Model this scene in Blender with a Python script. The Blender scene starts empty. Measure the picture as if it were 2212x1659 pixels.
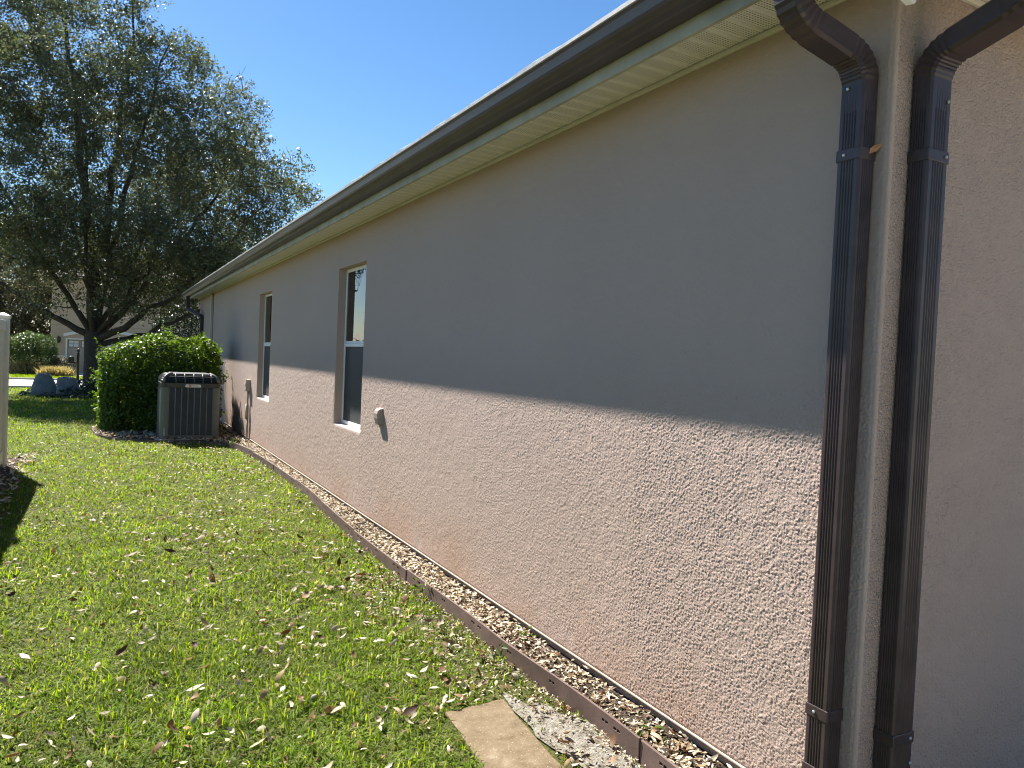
import bpy, math, random
import numpy as np
from mathutils import Vector, Matrix

rng = np.random.default_rng(7)
random.seed(7)
scene = bpy.context.scene
COL = scene.collection
R = math.radians

# ---------------------------------------------------------------- camera
CAM = (-2.0, 0.0, 1.479)
cam_r = Vector((0.88208536, -0.46901745, 0.04413675))
cam_u = Vector((-0.02490139, 0.0471386, 0.99857793))
cam_f = Vector((0.47043102, 0.88193003, -0.02990108))
cd = bpy.data.cameras.new('camera')
cam = bpy.data.objects.new('camera', cd)
COL.objects.link(cam)
cam.matrix_world = Matrix(((cam_r.x, cam_u.x, -cam_f.x, CAM[0]), (cam_r.y, cam_u.y, -cam_f.y, CAM[1]),
                           (cam_r.z, cam_u.z, -cam_f.z, CAM[2]), (0, 0, 0, 1)))
cd.sensor_width = 36.0
cd.lens = 1650 / 2212 * 36.0
cd.clip_start = 0.05
cd.clip_end = 3000
scene.camera = cam

# ---------------------------------------------------------------- sky and sun
SUN = Vector((-0.29, 0.957, 1.10)).normalized()
EL = math.asin(SUN.z)
AZ = math.atan2(SUN.x, SUN.y)
world = bpy.data.worlds.new('World')
scene.world = world
world.use_nodes = True
wn, wl = world.node_tree.nodes, world.node_tree.links
bg = wn['Background']
sky = wn.new('ShaderNodeTexSky')
sky.sky_type = 'NISHITA'
sky.sun_disc = False
sky.sun_elevation = EL
sky.sun_rotation = AZ
sky.altitude = 300
sky.air_density = 1.0
sky.dust_density = 0.2
sky.ozone_density = 3.0
hsv = wn.new('ShaderNodeHueSaturation')
hsv.inputs['Saturation'].default_value = 1.2
hsv.inputs['Value'].default_value = 1.0
wl.new(sky.outputs[0], hsv.inputs['Color'])
wl.new(hsv.outputs[0], bg.inputs['Color'])
bg.inputs['Strength'].default_value = 0.053
sd = bpy.data.lights.new('sun', 'SUN')
sd.energy = 5.0
sd.angle = R(0.53)
sd.color = (1.0, 0.95, 0.87)
sun = bpy.data.objects.new('sun', sd)
COL.objects.link(sun)
sun.rotation_euler = SUN.to_track_quat('Z', 'Y').to_euler()
scene.view_settings.view_transform = 'Standard'
scene.view_settings.look = 'None'
scene.view_settings.gamma = 1.0
scene.view_settings.exposure = 1.62
scene.view_settings.use_curve_mapping = False
scene.cycles.use_denoising = True
scene.cycles.denoising_input_passes = 'RGB_ALBEDO_NORMAL'
scene.cycles.denoising_prefilter = 'ACCURATE'
scene.cycles.filter_width = 1.1

# ---------------------------------------------------------------- material helpers
def nt_new(name):
    m = bpy.data.materials.new(name)
    m.use_nodes = True
    t = m.node_tree
    return m, t.nodes, t.links, t.nodes['Principled BSDF']

def noise(N, scale, detail=3.0, rough=0.55, vec=None, L=None):
    n = N.new('ShaderNodeTexNoise')
    n.inputs['Scale'].default_value = scale
    n.inputs['Detail'].default_value = detail
    n.inputs['Roughness'].default_value = rough
    if vec is not None:
        L.new(vec, n.inputs['Vector'])
    return n

def ramp(N, L, src, stops):
    r = N.new('ShaderNodeValToRGB')
    while len(r.color_ramp.elements) < len(stops):
        r.color_ramp.elements.new(0.5)
    for e, (p, c) in zip(r.color_ramp.elements, stops):
        e.position = p
        e.color = (c[0], c[1], c[2], 1) if not isinstance(c, (int, float)) else (c, c, c, 1)
    L.new(src, r.inputs[0])
    return r

def mixc(N, L, fac, a, b, blend='MIX'):
    m = N.new('ShaderNodeMix')
    m.data_type = 'RGBA'
    m.blend_type = blend
    for sock, v in ((m.inputs[0], fac), (m.inputs[6], a), (m.inputs[7], b)):
        if hasattr(v, 'is_output') or isinstance(v, bpy.types.NodeSocket):
            L.new(v, sock)
        elif isinstance(v, (int, float)):
            sock.default_value = v
        else:
            sock.default_value = (v[0], v[1], v[2], 1)
    return m.outputs[2]

def math_(N, L, op, a, b=0.0, c=None, clamp=False):
    m = N.new('ShaderNodeMath')
    m.operation = op
    m.use_clamp = clamp
    for i, v in enumerate((a, b) if c is None else (a, b, c)):
        if isinstance(v, bpy.types.NodeSocket):
            L.new(v, m.inputs[i])
        else:
            m.inputs[i].default_value = v
    return m.outputs[0]

def plain(name, col, rough=0.6, spec=0.4, metal=0.0, var=0.12, scale=8.0, bump=0.0, bscale=120.0):
    """a painted or natural surface with some wear in its colour"""
    m, N, L, P = nt_new(name)
    tc = N.new('ShaderNodeTexCoord')
    n = noise(N, scale, 5, 0.6, tc.outputs['Object'], L)
    lo = [max(0, c * (1 - var)) for c in col]
    hi = [min(1, c * (1 + var)) for c in col]
    rp = ramp(N, L, n.outputs[0], [(0.3, lo), (0.7, hi)])
    L.new(rp.outputs[0], P.inputs['Base Color'])
    P.inputs['Roughness'].default_value = rough
    P.inputs['Specular IOR Level'].default_value = spec
    P.inputs['Metallic'].default_value = metal
    if bump > 0:
        nb = noise(N, bscale, 4, 0.6, tc.outputs['Object'], L)
        b = N.new('ShaderNodeBump')
        b.inputs['Strength'].default_value = 1.0
        b.inputs['Distance'].default_value = bump
        L.new(nb.outputs[0], b.inputs['Height'])
        L.new(b.outputs[0], P.inputs['Normal'])
    return m

def leafy(name, cols, trans=0.45, rough=0.35, spec=0.5, tcol=None, randper='island', nscale=0.6, steps=False):
    """leaf or blade: colour varies leaf by leaf, some light passes through"""
    m, N, L, P = nt_new(name)
    if randper == 'island':
        g = N.new('ShaderNodeNewGeometry')
        src = g.outputs['Random Per Island']
    else:
        g = N.new('ShaderNodeObjectInfo')
        src = g.outputs['Random']
    k = len(cols)
    rp = ramp(N, L, src, [(i / max(1, k - 1), c) for i, c in enumerate(cols)])
    if steps:
        rp.color_ramp.interpolation = 'CONSTANT'
        for i_, e_ in enumerate(rp.color_ramp.elements):
            e_.position = i_ / k
    tc = N.new('ShaderNodeTexCoord')
    n = noise(N, nscale, 3, 0.6, tc.outputs['Object'], L)
    v = ramp(N, L, n.outputs[0], [(0.3, 0.66), (0.7, 1.28)])
    col = mixc(N, L, 1.0, rp.outputs[0], v.outputs[0], 'MULTIPLY')
    L.new(col, P.inputs['Base Color'])
    P.inputs['Roughness'].default_value = rough
    P.inputs['Specular IOR Level'].default_value = spec
    tr = N.new('ShaderNodeBsdfTranslucent')
    tint = mixc(N, L, 1.0, col, tcol or (1.25, 1.35, 0.55), 'MULTIPLY')
    L.new(tint, tr.inputs[0])
    mx = N.new('ShaderNodeMixShader')
    mx.inputs[0].default_value = trans
    L.new(P.outputs[0], mx.inputs[1])
    L.new(tr.outputs[0], mx.inputs[2])
    L.new(mx.outputs[0], N['Material Output'].inputs['Surface'])
    return m

# ---------------------------------------------------------------- materials
def stucco_material(name='house_stucco', depth=0.0065):
    m, N, L, P = nt_new(name)
    tc = N.new('ShaderNodeTexCoord')
    O = tc.outputs['Object']
    sx = N.new('ShaderNodeSeparateXYZ')
    L.new(O, sx.inputs[0])
    big = noise(N, 0.9, 5, 0.6, O, L)
    base = ramp(N, L, big.outputs[0], [(0.3, (0.425, 0.322, 0.272)), (0.7, (0.450, 0.342, 0.291))])
    # rusty splash marks along the foot of the wall
    sp = noise(N, 1.1, 5, 0.65, O, L)
    h = math_(N, L, 'MULTIPLY_ADD', sx.outputs[2], -1.9, 1.05, clamp=True)
    f = math_(N, L, 'MULTIPLY', h, ramp(N, L, sp.outputs[0], [(0.42, 0.0), (0.68, 1.0)]).outputs[0])
    col = mixc(N, L, math_(N, L, 'MULTIPLY', f, 0.75), base.outputs[0], (0.36, 0.215, 0.135))
    # grey weather streak on the far part
    yy = math_(N, L, 'ABSOLUTE', math_(N, L, 'SUBTRACT', sx.outputs[1], 14.3))
    zz = math_(N, L, 'ABSOLUTE', math_(N, L, 'SUBTRACT', sx.outputs[2], 1.55))
    st = math_(N, L, 'MULTIPLY', math_(N, L, 'MULTIPLY_ADD', yy, -0.9, 1.0, clamp=True), math_(N, L, 'MULTIPLY_ADD', zz, -1.4, 1.0, clamp=True))
    col = mixc(N, L, math_(N, L, 'MULTIPLY', st, 0.7), col, (0.2, 0.18, 0.18))
    # dabs of stucco: sharp little lumps under a centimetre across, some flattened by the float
    wob = noise(N, 95, 2, 0.5, O, L)
    vm = N.new('ShaderNodeVectorMath')
    vm.operation = 'MULTIPLY_ADD'
    L.new(wob.outputs['Color'], vm.inputs[0])
    vm.inputs[1].default_value = (0.009, 0.009, 0.009)
    L.new(O, vm.inputs[2])
    def dabs(sc):
        v = N.new('ShaderNodeTexVoronoi')
        v.inputs['Scale'].default_value = sc
        L.new(vm.outputs[0], v.inputs['Vector'])
        sp_ = N.new('ShaderNodeSeparateColor')
        L.new(v.outputs['Color'], sp_.inputs[0])
        dome = math_(N, L, 'MULTIPLY_ADD', math_(N, L, 'POWER', v.outputs['Distance'], 2.0), -1.5, 1.0, clamp=True)
        return math_(N, L, 'MULTIPLY', dome, math_(N, L, 'MULTIPLY_ADD', sp_.outputs[0], 0.75, 0.25))
    n2 = noise(N, 260, 3, 0.6, O, L)
    hh = math_(N, L, 'ADD', dabs(105), math_(N, L, 'MULTIPLY', dabs(210), 0.45))
    hh = math_(N, L, 'ADD', hh, math_(N, L, 'MULTIPLY', n2.outputs[0], 0.35))
    patch = noise(N, 7, 4, 0.55, O, L)
    hh = math_(N, L, 'MULTIPLY', hh, ramp(N, L, patch.outputs[0], [(0.32, 0.75), (0.62, 1.0)]).outputs[0])
    b = N.new('ShaderNodeBump')
    b.inputs['Strength'].default_value = 1.0
    b.inputs['Distance'].default_value = depth
    L.new(hh, b.inputs['Height'])
    L.new(b.outputs[0], P.inputs['Normal'])
    L.new(col, P.inputs['Base Color'])
    P.inputs['Roughness'].default_value = 0.8
    P.inputs['Specular IOR Level'].default_value = 0.25
    return m

M = {}
M['stucco'] = stucco_material()
M['stucco_near'] = stucco_material('house_stucco_near', 0.0012)
M['bronze'] = plain('bronze_paint', (0.050, 0.033, 0.034), 0.40, 0.42, var=0.28, scale=9, bump=0.0005, bscale=28)
M['gutter'] = plain('gutter_paint', (0.056, 0.043, 0.052), 0.36, 0.45, var=0.2, scale=5, bump=0.0007, bscale=20)
M['guard'] = plain('grey_metal', (0.33, 0.33, 0.34), 0.4, 0.5, var=0.25, scale=20)
M['beige'] = plain('beige_trim', (0.60, 0.56, 0.48), 0.5, 0.4, var=0.10, scale=3)
M['fascia'] = plain('weathered_fascia', (0.37, 0.36, 0.315), 0.6, 0.3, var=0.22, scale=5)
M['almond'] = plain('almond_vinyl', (0.70, 0.63, 0.53), 0.45, 0.4, var=0.04)
M['screed'] = plain('weep_screed_metal', (0.46, 0.38, 0.30), 0.6, 0.3, var=0.2)
M['white'] = plain('white_vinyl', (0.78, 0.77, 0.74), 0.4, 0.4, var=0.04)
M['sill'] = plain('cream_sill', (0.70, 0.64, 0.52), 0.7, 0.3, var=0.06, scale=20, bump=0.001, bscale=200)
M['screw'] = plain('zinc_screw', (0.55, 0.55, 0.55), 0.3, 0.5, metal=0.8)
M['foundation'] = plain('foundation_render', (0.40, 0.33, 0.27), 0.9, 0.2, var=0.2, scale=12, bump=0.002, bscale=150)
M['ventpaint'] = plain('vent_paint', (0.40, 0.32, 0.285), 0.6, 0.3, var=0.08)
M['tanpaint'] = plain('tan_paint', (0.44, 0.36, 0.28), 0.55, 0.35, var=0.08)
M['shingle'] = plain('shingle', (0.16, 0.14, 0.125), 0.95, 0.2, var=0.3, scale=25, bump=0.003, bscale=200)
M['dark'] = plain('dark_interior', (0.03, 0.032, 0.034), 0.9, 0.2)
M['curtain'] = plain('grey_curtain', (0.16, 0.17, 0.17), 0.9, 0.2)
M['edging'] = plain('brown_edging', (0.135, 0.092, 0.080), 0.62, 0.3, var=0.25, scale=9, bump=0.0006, bscale=60)
M['acgrey'] = plain('condenser_paint', (0.125, 0.13, 0.115), 0.5, 0.4, var=0.06)
M['acdark'] = plain('condenser_fins', (0.055, 0.065, 0.064), 0.5, 0.4, var=0.2)
M['acblack'] = plain('condenser_lid', (0.02, 0.021, 0.024), 0.3, 0.5, var=0.1)
M['acfin'] = plain('condenser_louvre', (0.105, 0.115, 0.112), 0.45, 0.4, var=0.1)
M['acrim'] = plain('condenser_rim', (0.10, 0.10, 0.105), 0.35, 0.5, var=0.05)
M['badge'] = plain('badge_white', (0.72, 0.70, 0.66), 0.4, 0.4, var=0.03)
M['red'] = plain('badge_red', (0.55, 0.06, 0.03), 0.4, 0.4, var=0.03)
M['concrete'] = plain('concrete_pad', (0.4, 0.38, 0.35), 0.9, 0.2, var=0.1)
M['road'] = plain('concrete_road', (0.42, 0.41, 0.39), 0.9, 0.2, var=0.08, scale=2)
M['iron'] = plain('black_iron', (0.02, 0.021, 0.023), 0.4, 0.5)
M['nwall'] = plain('tan_house_paint', (0.43, 0.335, 0.235), 0.9, 0.2, var=0.06, scale=1.5, bump=0.003, bscale=60)
M['ndoor'] = plain('taupe_garage_door', (0.36, 0.30, 0.225), 0.6, 0.3, var=0.03)
M['ndoorframe'] = plain('ochre_door_frame', (0.30, 0.225, 0.13), 0.6, 0.3, var=0.03)
M['trim'] = plain('cream_trim', (0.68, 0.65, 0.58), 0.6, 0.3, var=0.04)
M['pale_glass'] = plain('pale_glass', (0.62, 0.62, 0.6), 0.15, 0.5, var=0.06)
M['bark'] = plain('oak_bark', (0.072, 0.060, 0.050), 0.95, 0.2, var=0.4, scale=18, bump=0.02, bscale=26)
M['twig'] = plain('dry_twig', (0.42, 0.36, 0.26), 0.8, 0.3)
M['cap'] = plain('black_plastic', (0.012, 0.012, 0.014), 0.5, 0.4)
M['rooftile'] = plain('pale_roof_tile', (0.42, 0.36, 0.34), 0.9, 0.2, var=0.15, scale=3)

def rock_material():
    m, N, L, P = nt_new('grey_rock')
    tc = N.new('ShaderNodeTexCoord')
    n = noise(N, 5, 6, 0.65, tc.outputs['Object'], L)
    r = ramp(N, L, n.outputs[0], [(0.3, (0.11, 0.12, 0.125)), (0.55, (0.165, 0.175, 0.178)), (0.75, (0.23, 0.235, 0.23))])
    L.new(r.outputs[0], P.inputs['Base Color'])
    P.inputs['Roughness'].default_value = 0.8
    b = N.new('ShaderNodeBump')
    b.inputs['Distance'].default_value = 0.03
    n2 = noise(N, 9, 6, 0.6, tc.outputs['Object'], L)
    L.new(n2.outputs[0], b.inputs['Height'])
    L.new(b.outputs[0], P.inputs['Normal'])
    return m
M['rock'] = rock_material()

def ground_material(name, stops, scale, bump, spots=None):
    m, N, L, P = nt_new(name)
    tc = N.new('ShaderNodeTexCoord')
    O = tc.outputs['Object']
    n = noise(N, scale, 7, 0.7, O, L)
    r = ramp(N, L, n.outputs[0], stops)
    col = r.outputs[0]
    if spots:
        v = N.new('ShaderNodeTexVoronoi')
        v.inputs['Scale'].default_value = spots[0]
        L.new(O, v.inputs['Vector'])
        f = ramp(N, L, v.outputs['Distance'], [(spots[1], 1.0), (spots[1] + 0.08, 0.0)])
        col = mixc(N, L, f.outputs[0], col, spots[2])
    L.new(col, P.inputs['Base Color'])
    P.inputs['Roughness'].default_value = 0.95
    P.inputs['Specular IOR Level'].default_value = 0.15
    n2 = noise(N, scale * 4, 5, 0.65, O, L)
    b = N.new('ShaderNodeBump')
    b.inputs['Distance'].default_value = bump
    L.new(n2.outputs[0], b.inputs['Height'])
    L.new(b.outputs[0], P.inputs['Normal'])
    return m
M['lawn'] = ground_material('lawn_thatch', [(0.3, (0.035, 0.045, 0.010)), (0.5, (0.085, 0.095, 0.025)), (0.7, (0.19, 0.165, 0.08))], 22, 0.02)
M['soil'] = ground_material('bed_soil', [(0.3, (0.035, 0.026, 0.02)), (0.55, (0.09, 0.07, 0.055)), (0.75, (0.16, 0.13, 0.10))], 22, 0.02)
M['sand'] = ground_material('pale_sand', [(0.36, (0.09, 0.075, 0.05)), (0.47, (0.27, 0.245, 0.20)), (0.7, (0.40, 0.375, 0.33))], 26, 0.02)
M['slab'] = ground_material('stepping_stone', [(0.28, (0.085, 0.062, 0.038)), (0.42, (0.15, 0.112, 0.068)), (0.58, (0.185, 0.14, 0.09)), (0.74, (0.27, 0.23, 0.165))], 11, 0.006, (85, 0.11, (0.36, 0.30, 0.21)))

M['grass'] = leafy('grass_blade', [(0.060, 0.125, 0.008), (0.105, 0.19, 0.012), (0.15, 0.24, 0.016), (0.19, 0.27, 0.035), (0.17, 0.26, 0.03), (0.20, 0.26, 0.05), (0.36, 0.34, 0.21)], 0.55, 0.55, 0.12, (1.5, 1.42, 0.35), nscale=2.6)
M['oakleaf'] = leafy('oak_leaf', [(0.072, 0.096, 0.060), (0.092, 0.116, 0.072), (0.110, 0.130, 0.084), (0.13, 0.125, 0.078)], 0.40, 0.40, 0.45, (1.2, 1.2, 0.65))
M['hedgeleaf'] = leafy('hedge_leaf', [(0.035, 0.075, 0.012), (0.055, 0.11, 0.016), (0.085, 0.15, 0.022), (0.12, 0.19, 0.03)], 0.42, 0.38, 0.4, (1.9, 1.75, 0.35), nscale=3)
M['shrubleaf'] = leafy('shrub_leaf', [(0.035, 0.065, 0.018), (0.06, 0.10, 0.025), (0.09, 0.14, 0.035)], 0.4, 0.28, 0.6, (1.3, 1.3, 0.5))
M['darkleaf'] = leafy('dark_leaf', [(0.012, 0.026, 0.012), (0.022, 0.042, 0.018), (0.03, 0.05, 0.02)], 0.2, 0.25, 0.6)
M['greyleaf'] = leafy('grey_leaf', [(0.07, 0.075, 0.045), (0.10, 0.10, 0.06), (0.14, 0.125, 0.075)], 0.4, 0.4, 0.5, (1.15, 1.1, 0.7))
M['rustleaf'] = leafy('turning_leaf', [(0.09, 0.08, 0.03), (0.16, 0.11, 0.04), (0.12, 0.12, 0.04)], 0.45, 0.4, 0.4, (1.2, 1.05, 0.5))
M['tawny'] = leafy('tawny_blade', [(0.34, 0.28, 0.15), (0.44, 0.37, 0.22), (0.24, 0.22, 0.10)], 0.45, 0.5, 0.3, (1.2, 1.1, 0.6))
DRY = [(0.42, 0.34, 0.23), (0.52, 0.45, 0.34), (0.20, 0.11, 0.05), (0.48, 0.41, 0.30), (0.13, 0.065, 0.032), (0.58, 0.51, 0.40), (0.34, 0.25, 0.15), (0.50, 0.43, 0.32)]
M['dryleaf'] = leafy('dry_leaf', DRY, 0.12, 0.6, 0.25, (1.2, 0.9, 0.5), 'island', 6, True)
MUL = [(0.38, 0.31, 0.21), (0.54, 0.47, 0.35), (0.18, 0.11, 0.06), (0.46, 0.39, 0.28), (0.12, 0.07, 0.045), (0.60, 0.53, 0.42), (0.32, 0.24, 0.14), (0.50, 0.43, 0.31)]
M['mulchleaf'] = leafy('mulch_leaf', MUL, 0.1, 0.6, 0.25, (1.2, 0.9, 0.5), 'island', 6, True)
M['dryleaf1'] = leafy('dry_leaf_single', [(.08, .042, .024), (.42, .35, .25), (.13, .065, .03), (.30, .21, .12), (.48, .41, .31), (.10, .05, .026), (.38, .30, .20), (.18, .09, .04), (.24, .15, .08)], 0.10, 0.6, 0.25, (1.2, 0.9, 0.5), 'object', 20, True)

def soffit_material():
    """beige vinyl with rows of small round perforations"""
    m, N, L, P = nt_new('soffit_vinyl')
    tc = N.new('ShaderNodeTexCoord')
    sx = N.new('ShaderNodeSeparateXYZ')
    L.new(tc.outputs['Object'], sx.inputs[0])
    def cell(s, pitch):
        q = math_(N, L, 'DIVIDE', s, pitch)
        return math_(N, L, 'SUBTRACT', math_(N, L, 'FRACT', q), 0.5)
    a = cell(sx.outputs[0], 0.0125)
    b = cell(sx.outputs[1], 0.0125)
    d = math_(N, L, 'SQRT', math_(N, L, 'ADD', math_(N, L, 'MULTIPLY', a, a), math_(N, L, 'MULTIPLY', b, b)))
    hole = math_(N, L, 'LESS_THAN', d, 0.25)
    yy = math_(N, L, 'FRACT', math_(N, L, 'DIVIDE', sx.outputs[1], 0.0975))
    band = math_(N, L, 'MULTIPLY', math_(N, L, 'GREATER_THAN', yy, 0.24), math_(N, L, 'LESS_THAN', yy, 0.90))
    f = math_(N, L, 'MULTIPLY', hole, band)
    n = noise(N, 4, 5, 0.6, tc.outputs['Object'], L)
    c0 = ramp(N, L, n.outputs[0], [(0.3, (0.69, 0.665, 0.61)), (0.7, (0.77, 0.745, 0.69))])
    L.new(mixc(N, L, f, c0.outputs[0], (0.14, 0.12, 0.085)), P.inputs['Base Color'])
    P.inputs['Roughness'].default_value = 0.5
    return m
M['soffit'] = soffit_material()

def glass_material():
    m, N, L, P = nt_new('window_glass')
    N.remove(P)
    tc = N.new('ShaderNodeTexCoord')
    n = noise(N, 3.5, 1, 0.4, tc.outputs['Object'], L)
    b = N.new('ShaderNodeBump')
    b.inputs['Distance'].default_value = 0.004
    L.new(n.outputs[0], b.inputs['Height'])
    g = N.new('ShaderNodeBsdfGlossy')
    g.inputs['Roughness'].default_value = 0.0
    L.new(b.outputs[0], g.inputs['Normal'])
    t = N.new('ShaderNodeBsdfTransparent')
    t.inputs[0].default_value = (0.75, 0.8, 0.8, 1)
    fr = N.new('ShaderNodeFresnel')
    fr.inputs['IOR'].default_value = 2.6
    mx = N.new('ShaderNodeMixShader')
    L.new(fr.outputs[0], mx.inputs[0])
    L.new(t.outputs[0], mx.inputs[1])
    L.new(g.outputs[0], mx.inputs[2])
    L.new(mx.outputs[0], N['Material Output'].inputs['Surface'])
    return m
M['glass'] = glass_material()

def screen_material():
    m, N, L, P = nt_new('insect_screen')
    P.inputs['Base Color'].default_value = (0.055, 0.058, 0.062, 1)
    P.inputs['Roughness'].default_value = 0.6
    t = N.new('ShaderNodeBsdfTransparent')
    mx = N.new('ShaderNodeMixShader')
    mx.inputs[0].default_value = 0.75
    L.new(t.outputs[0], mx.inputs[1])
    L.new(P.outputs[0], mx.inputs[2])
    L.new(mx.outputs[0], N['Material Output'].inputs['Surface'])
    return m
M['screen'] = screen_material()

# ---------------------------------------------------------------- mesh helpers
class MB:
    def __init__(s):
        s.v, s.f = [], []
    def add(s, vs, fs):
        o = len(s.v)
        s.v += [tuple(p) for p in vs]
        s.f += [tuple(i + o for i in f) for f in fs]
        return s
    def box(s, x0, x1, y0, y1, z0, z1):
        return s.add([(x0, y0, z0), (x1, y0, z0), (x1, y1, z0), (x0, y1, z0), (x0, y0, z1), (x1, y0, z1), (x1, y1, z1), (x0, y1, z1)],
                     [(3, 2, 1, 0), (4, 5, 6, 7), (0, 1, 5, 4), (1, 2, 6, 5), (2, 3, 7, 6), (3, 0, 4, 7)])
    def quad(s, a, b, c, d):
        return s.add([a, b, c, d], [(0, 1, 2, 3)])
    def loft(s, rings, cap=True, closed=True):
        n = len(rings[0])
        vs = [p for r in rings for p in r]
        fs = []
        for i in range(len(rings) - 1):
            for j in range(n if closed else n - 1):
                k = (j + 1) % n
                fs.append((i * n + j, i * n + k, (i + 1) * n + k, (i + 1) * n + j))
        if cap:
            fs.append(tuple(range(n))[::-1])
            fs.append(tuple((len(rings) - 1) * n + j for j in range(n)))
        return s.add(vs, fs)
    def tube(s, path, rad, n=8, cap=True):
        rings = []
        P = [Vector(p) for p in path]
        ref = Vector((0.31, 0.17, 0.93))
        for i, p in enumerate(P):
            t = (P[min(i + 1, len(P) - 1)] - P[max(i - 1, 0)])
            t = t.normalized() if t.length > 1e-9 else Vector((0, 0, 1))
            a = ref - ref.dot(t) * t
            if a.length < 0.15:
                ref = Vector((0.9, 0.3, 0.1))
                a = ref - ref.dot(t) * t
            a.normalize()
            b = t.cross(a)
            r = rad[i] if hasattr(rad, '__len__') else rad
            rings.append([p + (a * math.cos(2 * math.pi * k / n) + b * math.sin(2 * math.pi * k / n)) * r for k in range(n)])
        return s.loft(rings, cap)
    def lathe(s, c, prof, n=16):
        rings = [[(c[0] + r * math.cos(2 * math.pi * k / n), c[1] + r * math.sin(2 * math.pi * k / n), c[2] + z) for k in range(n)] for r, z in prof]
        return s.loft(rings)
    def build(s, name, mat, parent=None, smooth=False, bevel=0.0):
        me = bpy.data.meshes.new(name)
        me.from_pydata(s.v, [], s.f)
        me.validate()
        me.materials.append(M[mat] if isinstance(mat, str) else mat)
        if smooth:
            me.polygons.foreach_set('use_smooth', [True] * len(me.polygons))
        o = bpy.data.objects.new(name, me)
        COL.objects.link(o)
        if parent is not None:
            o.parent = parent
            o.matrix_parent_inverse = parent.matrix_world.inverted() if False else Matrix.Translation(-world_loc(parent))
        if bevel > 0:
            md = o.modifiers.new('bevel', 'BEVEL')
            md.width = bevel
            md.segments = 2
            md.limit_method = 'ANGLE'
        return o

def world_loc(o):
    l = Vector(o.location)
    p = o.parent
    # parts carry an inverse of their parent's place, so only top-level objects have an offset
    return l if p is None else Vector((0, 0, 0))

def fast_mesh(name, V, F, mat, parent=None, smooth=False):
    """V (n,3), F (m,k) arrays"""
    me = bpy.data.meshes.new(name)
    k = F.shape[1]
    me.vertices.add(len(V))
    me.vertices.foreach_set('co', np.ascontiguousarray(V, np.float32).ravel())
    me.loops.add(F.size)
    me.loops.foreach_set('vertex_index', np.ascontiguousarray(F, np.int32).ravel())
    me.polygons.add(len(F))
    me.polygons.foreach_set('loop_start', np.arange(0, F.size, k, dtype=np.int32))
    me.polygons.foreach_set('loop_total', np.full(len(F), k, np.int32))
    if smooth:
        me.polygons.foreach_set('use_smooth', np.ones(len(F), bool))
    me.update(calc_edges=True)
    me.materials.append(M[mat] if isinstance(mat, str) else mat)
    o = bpy.data.objects.new(name, me)
    COL.objects.link(o)
    if parent is not None:
        o.parent = parent
        o.matrix_parent_inverse = Matrix.Translation(-world_loc(parent))
    return o

def tag(o, label=None, cat=None, group=None, kind=None):
    for k, v in (('label', label), ('category', cat), ('group', group), ('kind', kind)):
        if v:
            o[k] = v
    return o

def thing(name, label, cat, loc=(0, 0, 0), group=None):
    o = bpy.data.objects.new(name, None)
    o.empty_display_size = 0.2
    o.location = loc
    COL.objects.link(o)
    return tag(o, label, cat, group)

def smooth01(t):
    t = np.clip(t, 0, 1)
    return t * t * (3 - 2 * t)

def gz(x, y):
    """ground height: the lot falls gently towards the street"""
    return -0.60 * smooth01((np.asarray(y, float) - 21.0) / 20.0)

def unit(a):
    return a / np.maximum(np.linalg.norm(a, axis=-1, keepdims=True), 1e-9)

def leaf_mesh(name, C, size, mat, parent=None, aspect=0.5, up=0.3, fold=0.15, nrm=None, nstr=0.0, kind=None):
    """many small folded leaves: 6 vertices, 2 quads each; C (n,3) centres"""
    n = len(C)
    nr = unit(rng.normal(size=(n, 3)) + np.array([0, 0, up]) + (0 if nrm is None else nrm * nstr))
    t = unit(np.cross(nr, rng.normal(size=(n, 3))))
    b = np.cross(nr, t)
    s = (size * rng.uniform(0.65, 1.25, n))[:, None]
    w = s * aspect
    base = C - t * s * 0.5
    tip = C + t * s * 0.5 - nr * s * 0.08
    l1 = C - t * s * 0.05 + b * w * 0.5 + nr * s * fold
    r1 = C - t * s * 0.05 - b * w * 0.5 + nr * s * fold
    V = np.stack([base, l1, tip, r1], 1).reshape(-1, 3)
    i = np.arange(n)[:, None] * 4
    # two triangles folded along the midrib
    F = np.concatenate([i + np.array([[0, 2, 1]]), i + np.array([[0, 3, 2]])], 0)
    o = fast_mesh(name, V, F, mat, parent)
    if kind:
        o['kind'] = kind
    return o

# ---------------------------------------------------------------- SETTING
def build_ground():
    xs = np.concatenate([[-1200, -300, -90, -40, -20, -12], np.arange(-9, 6.01, 0.75), [12, 25, 60, 200, 1200]])
    ys = np.concatenate([[-300, -60, -20, -6], np.arange(-2, 30, 1.0), np.arange(30, 50, 2.0), [60, 80, 120, 250, 700, 2400]])
    X, Y = np.meshgrid(xs, ys, indexing='ij')
    V = np.stack([X, Y, gz(X, Y)], -1).reshape(-1, 3)
    ny = len(ys)
    i, j = np.meshgrid(np.arange(len(xs) - 1), np.arange(ny - 1), indexing='ij')
    a = (i * ny + j).ravel()
    F = np.stack([a, a + ny, a + ny + 1, a + 1], 1)
    o = fast_mesh('lawn', V, F, 'lawn', smooth=True)
    tag(o, 'lawn ground under the grass between house and fence', None, None, 'structure')
build_ground()

def sheet(name, pts_lr, dz, mat, label, kind='structure'):
    """strip between two polylines, laid on the ground"""
    b = MB()
    for (a0, b0), (a1, b1) in zip(pts_lr[:-1], pts_lr[1:]):
        q = [(p[0], p[1], float(gz(p[0], p[1])) + dz) for p in (a0, b0, b1, a1)]
        b.quad(*q)
    o = b.build(name, mat)
    return tag(o, label, None, None, kind)

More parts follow.
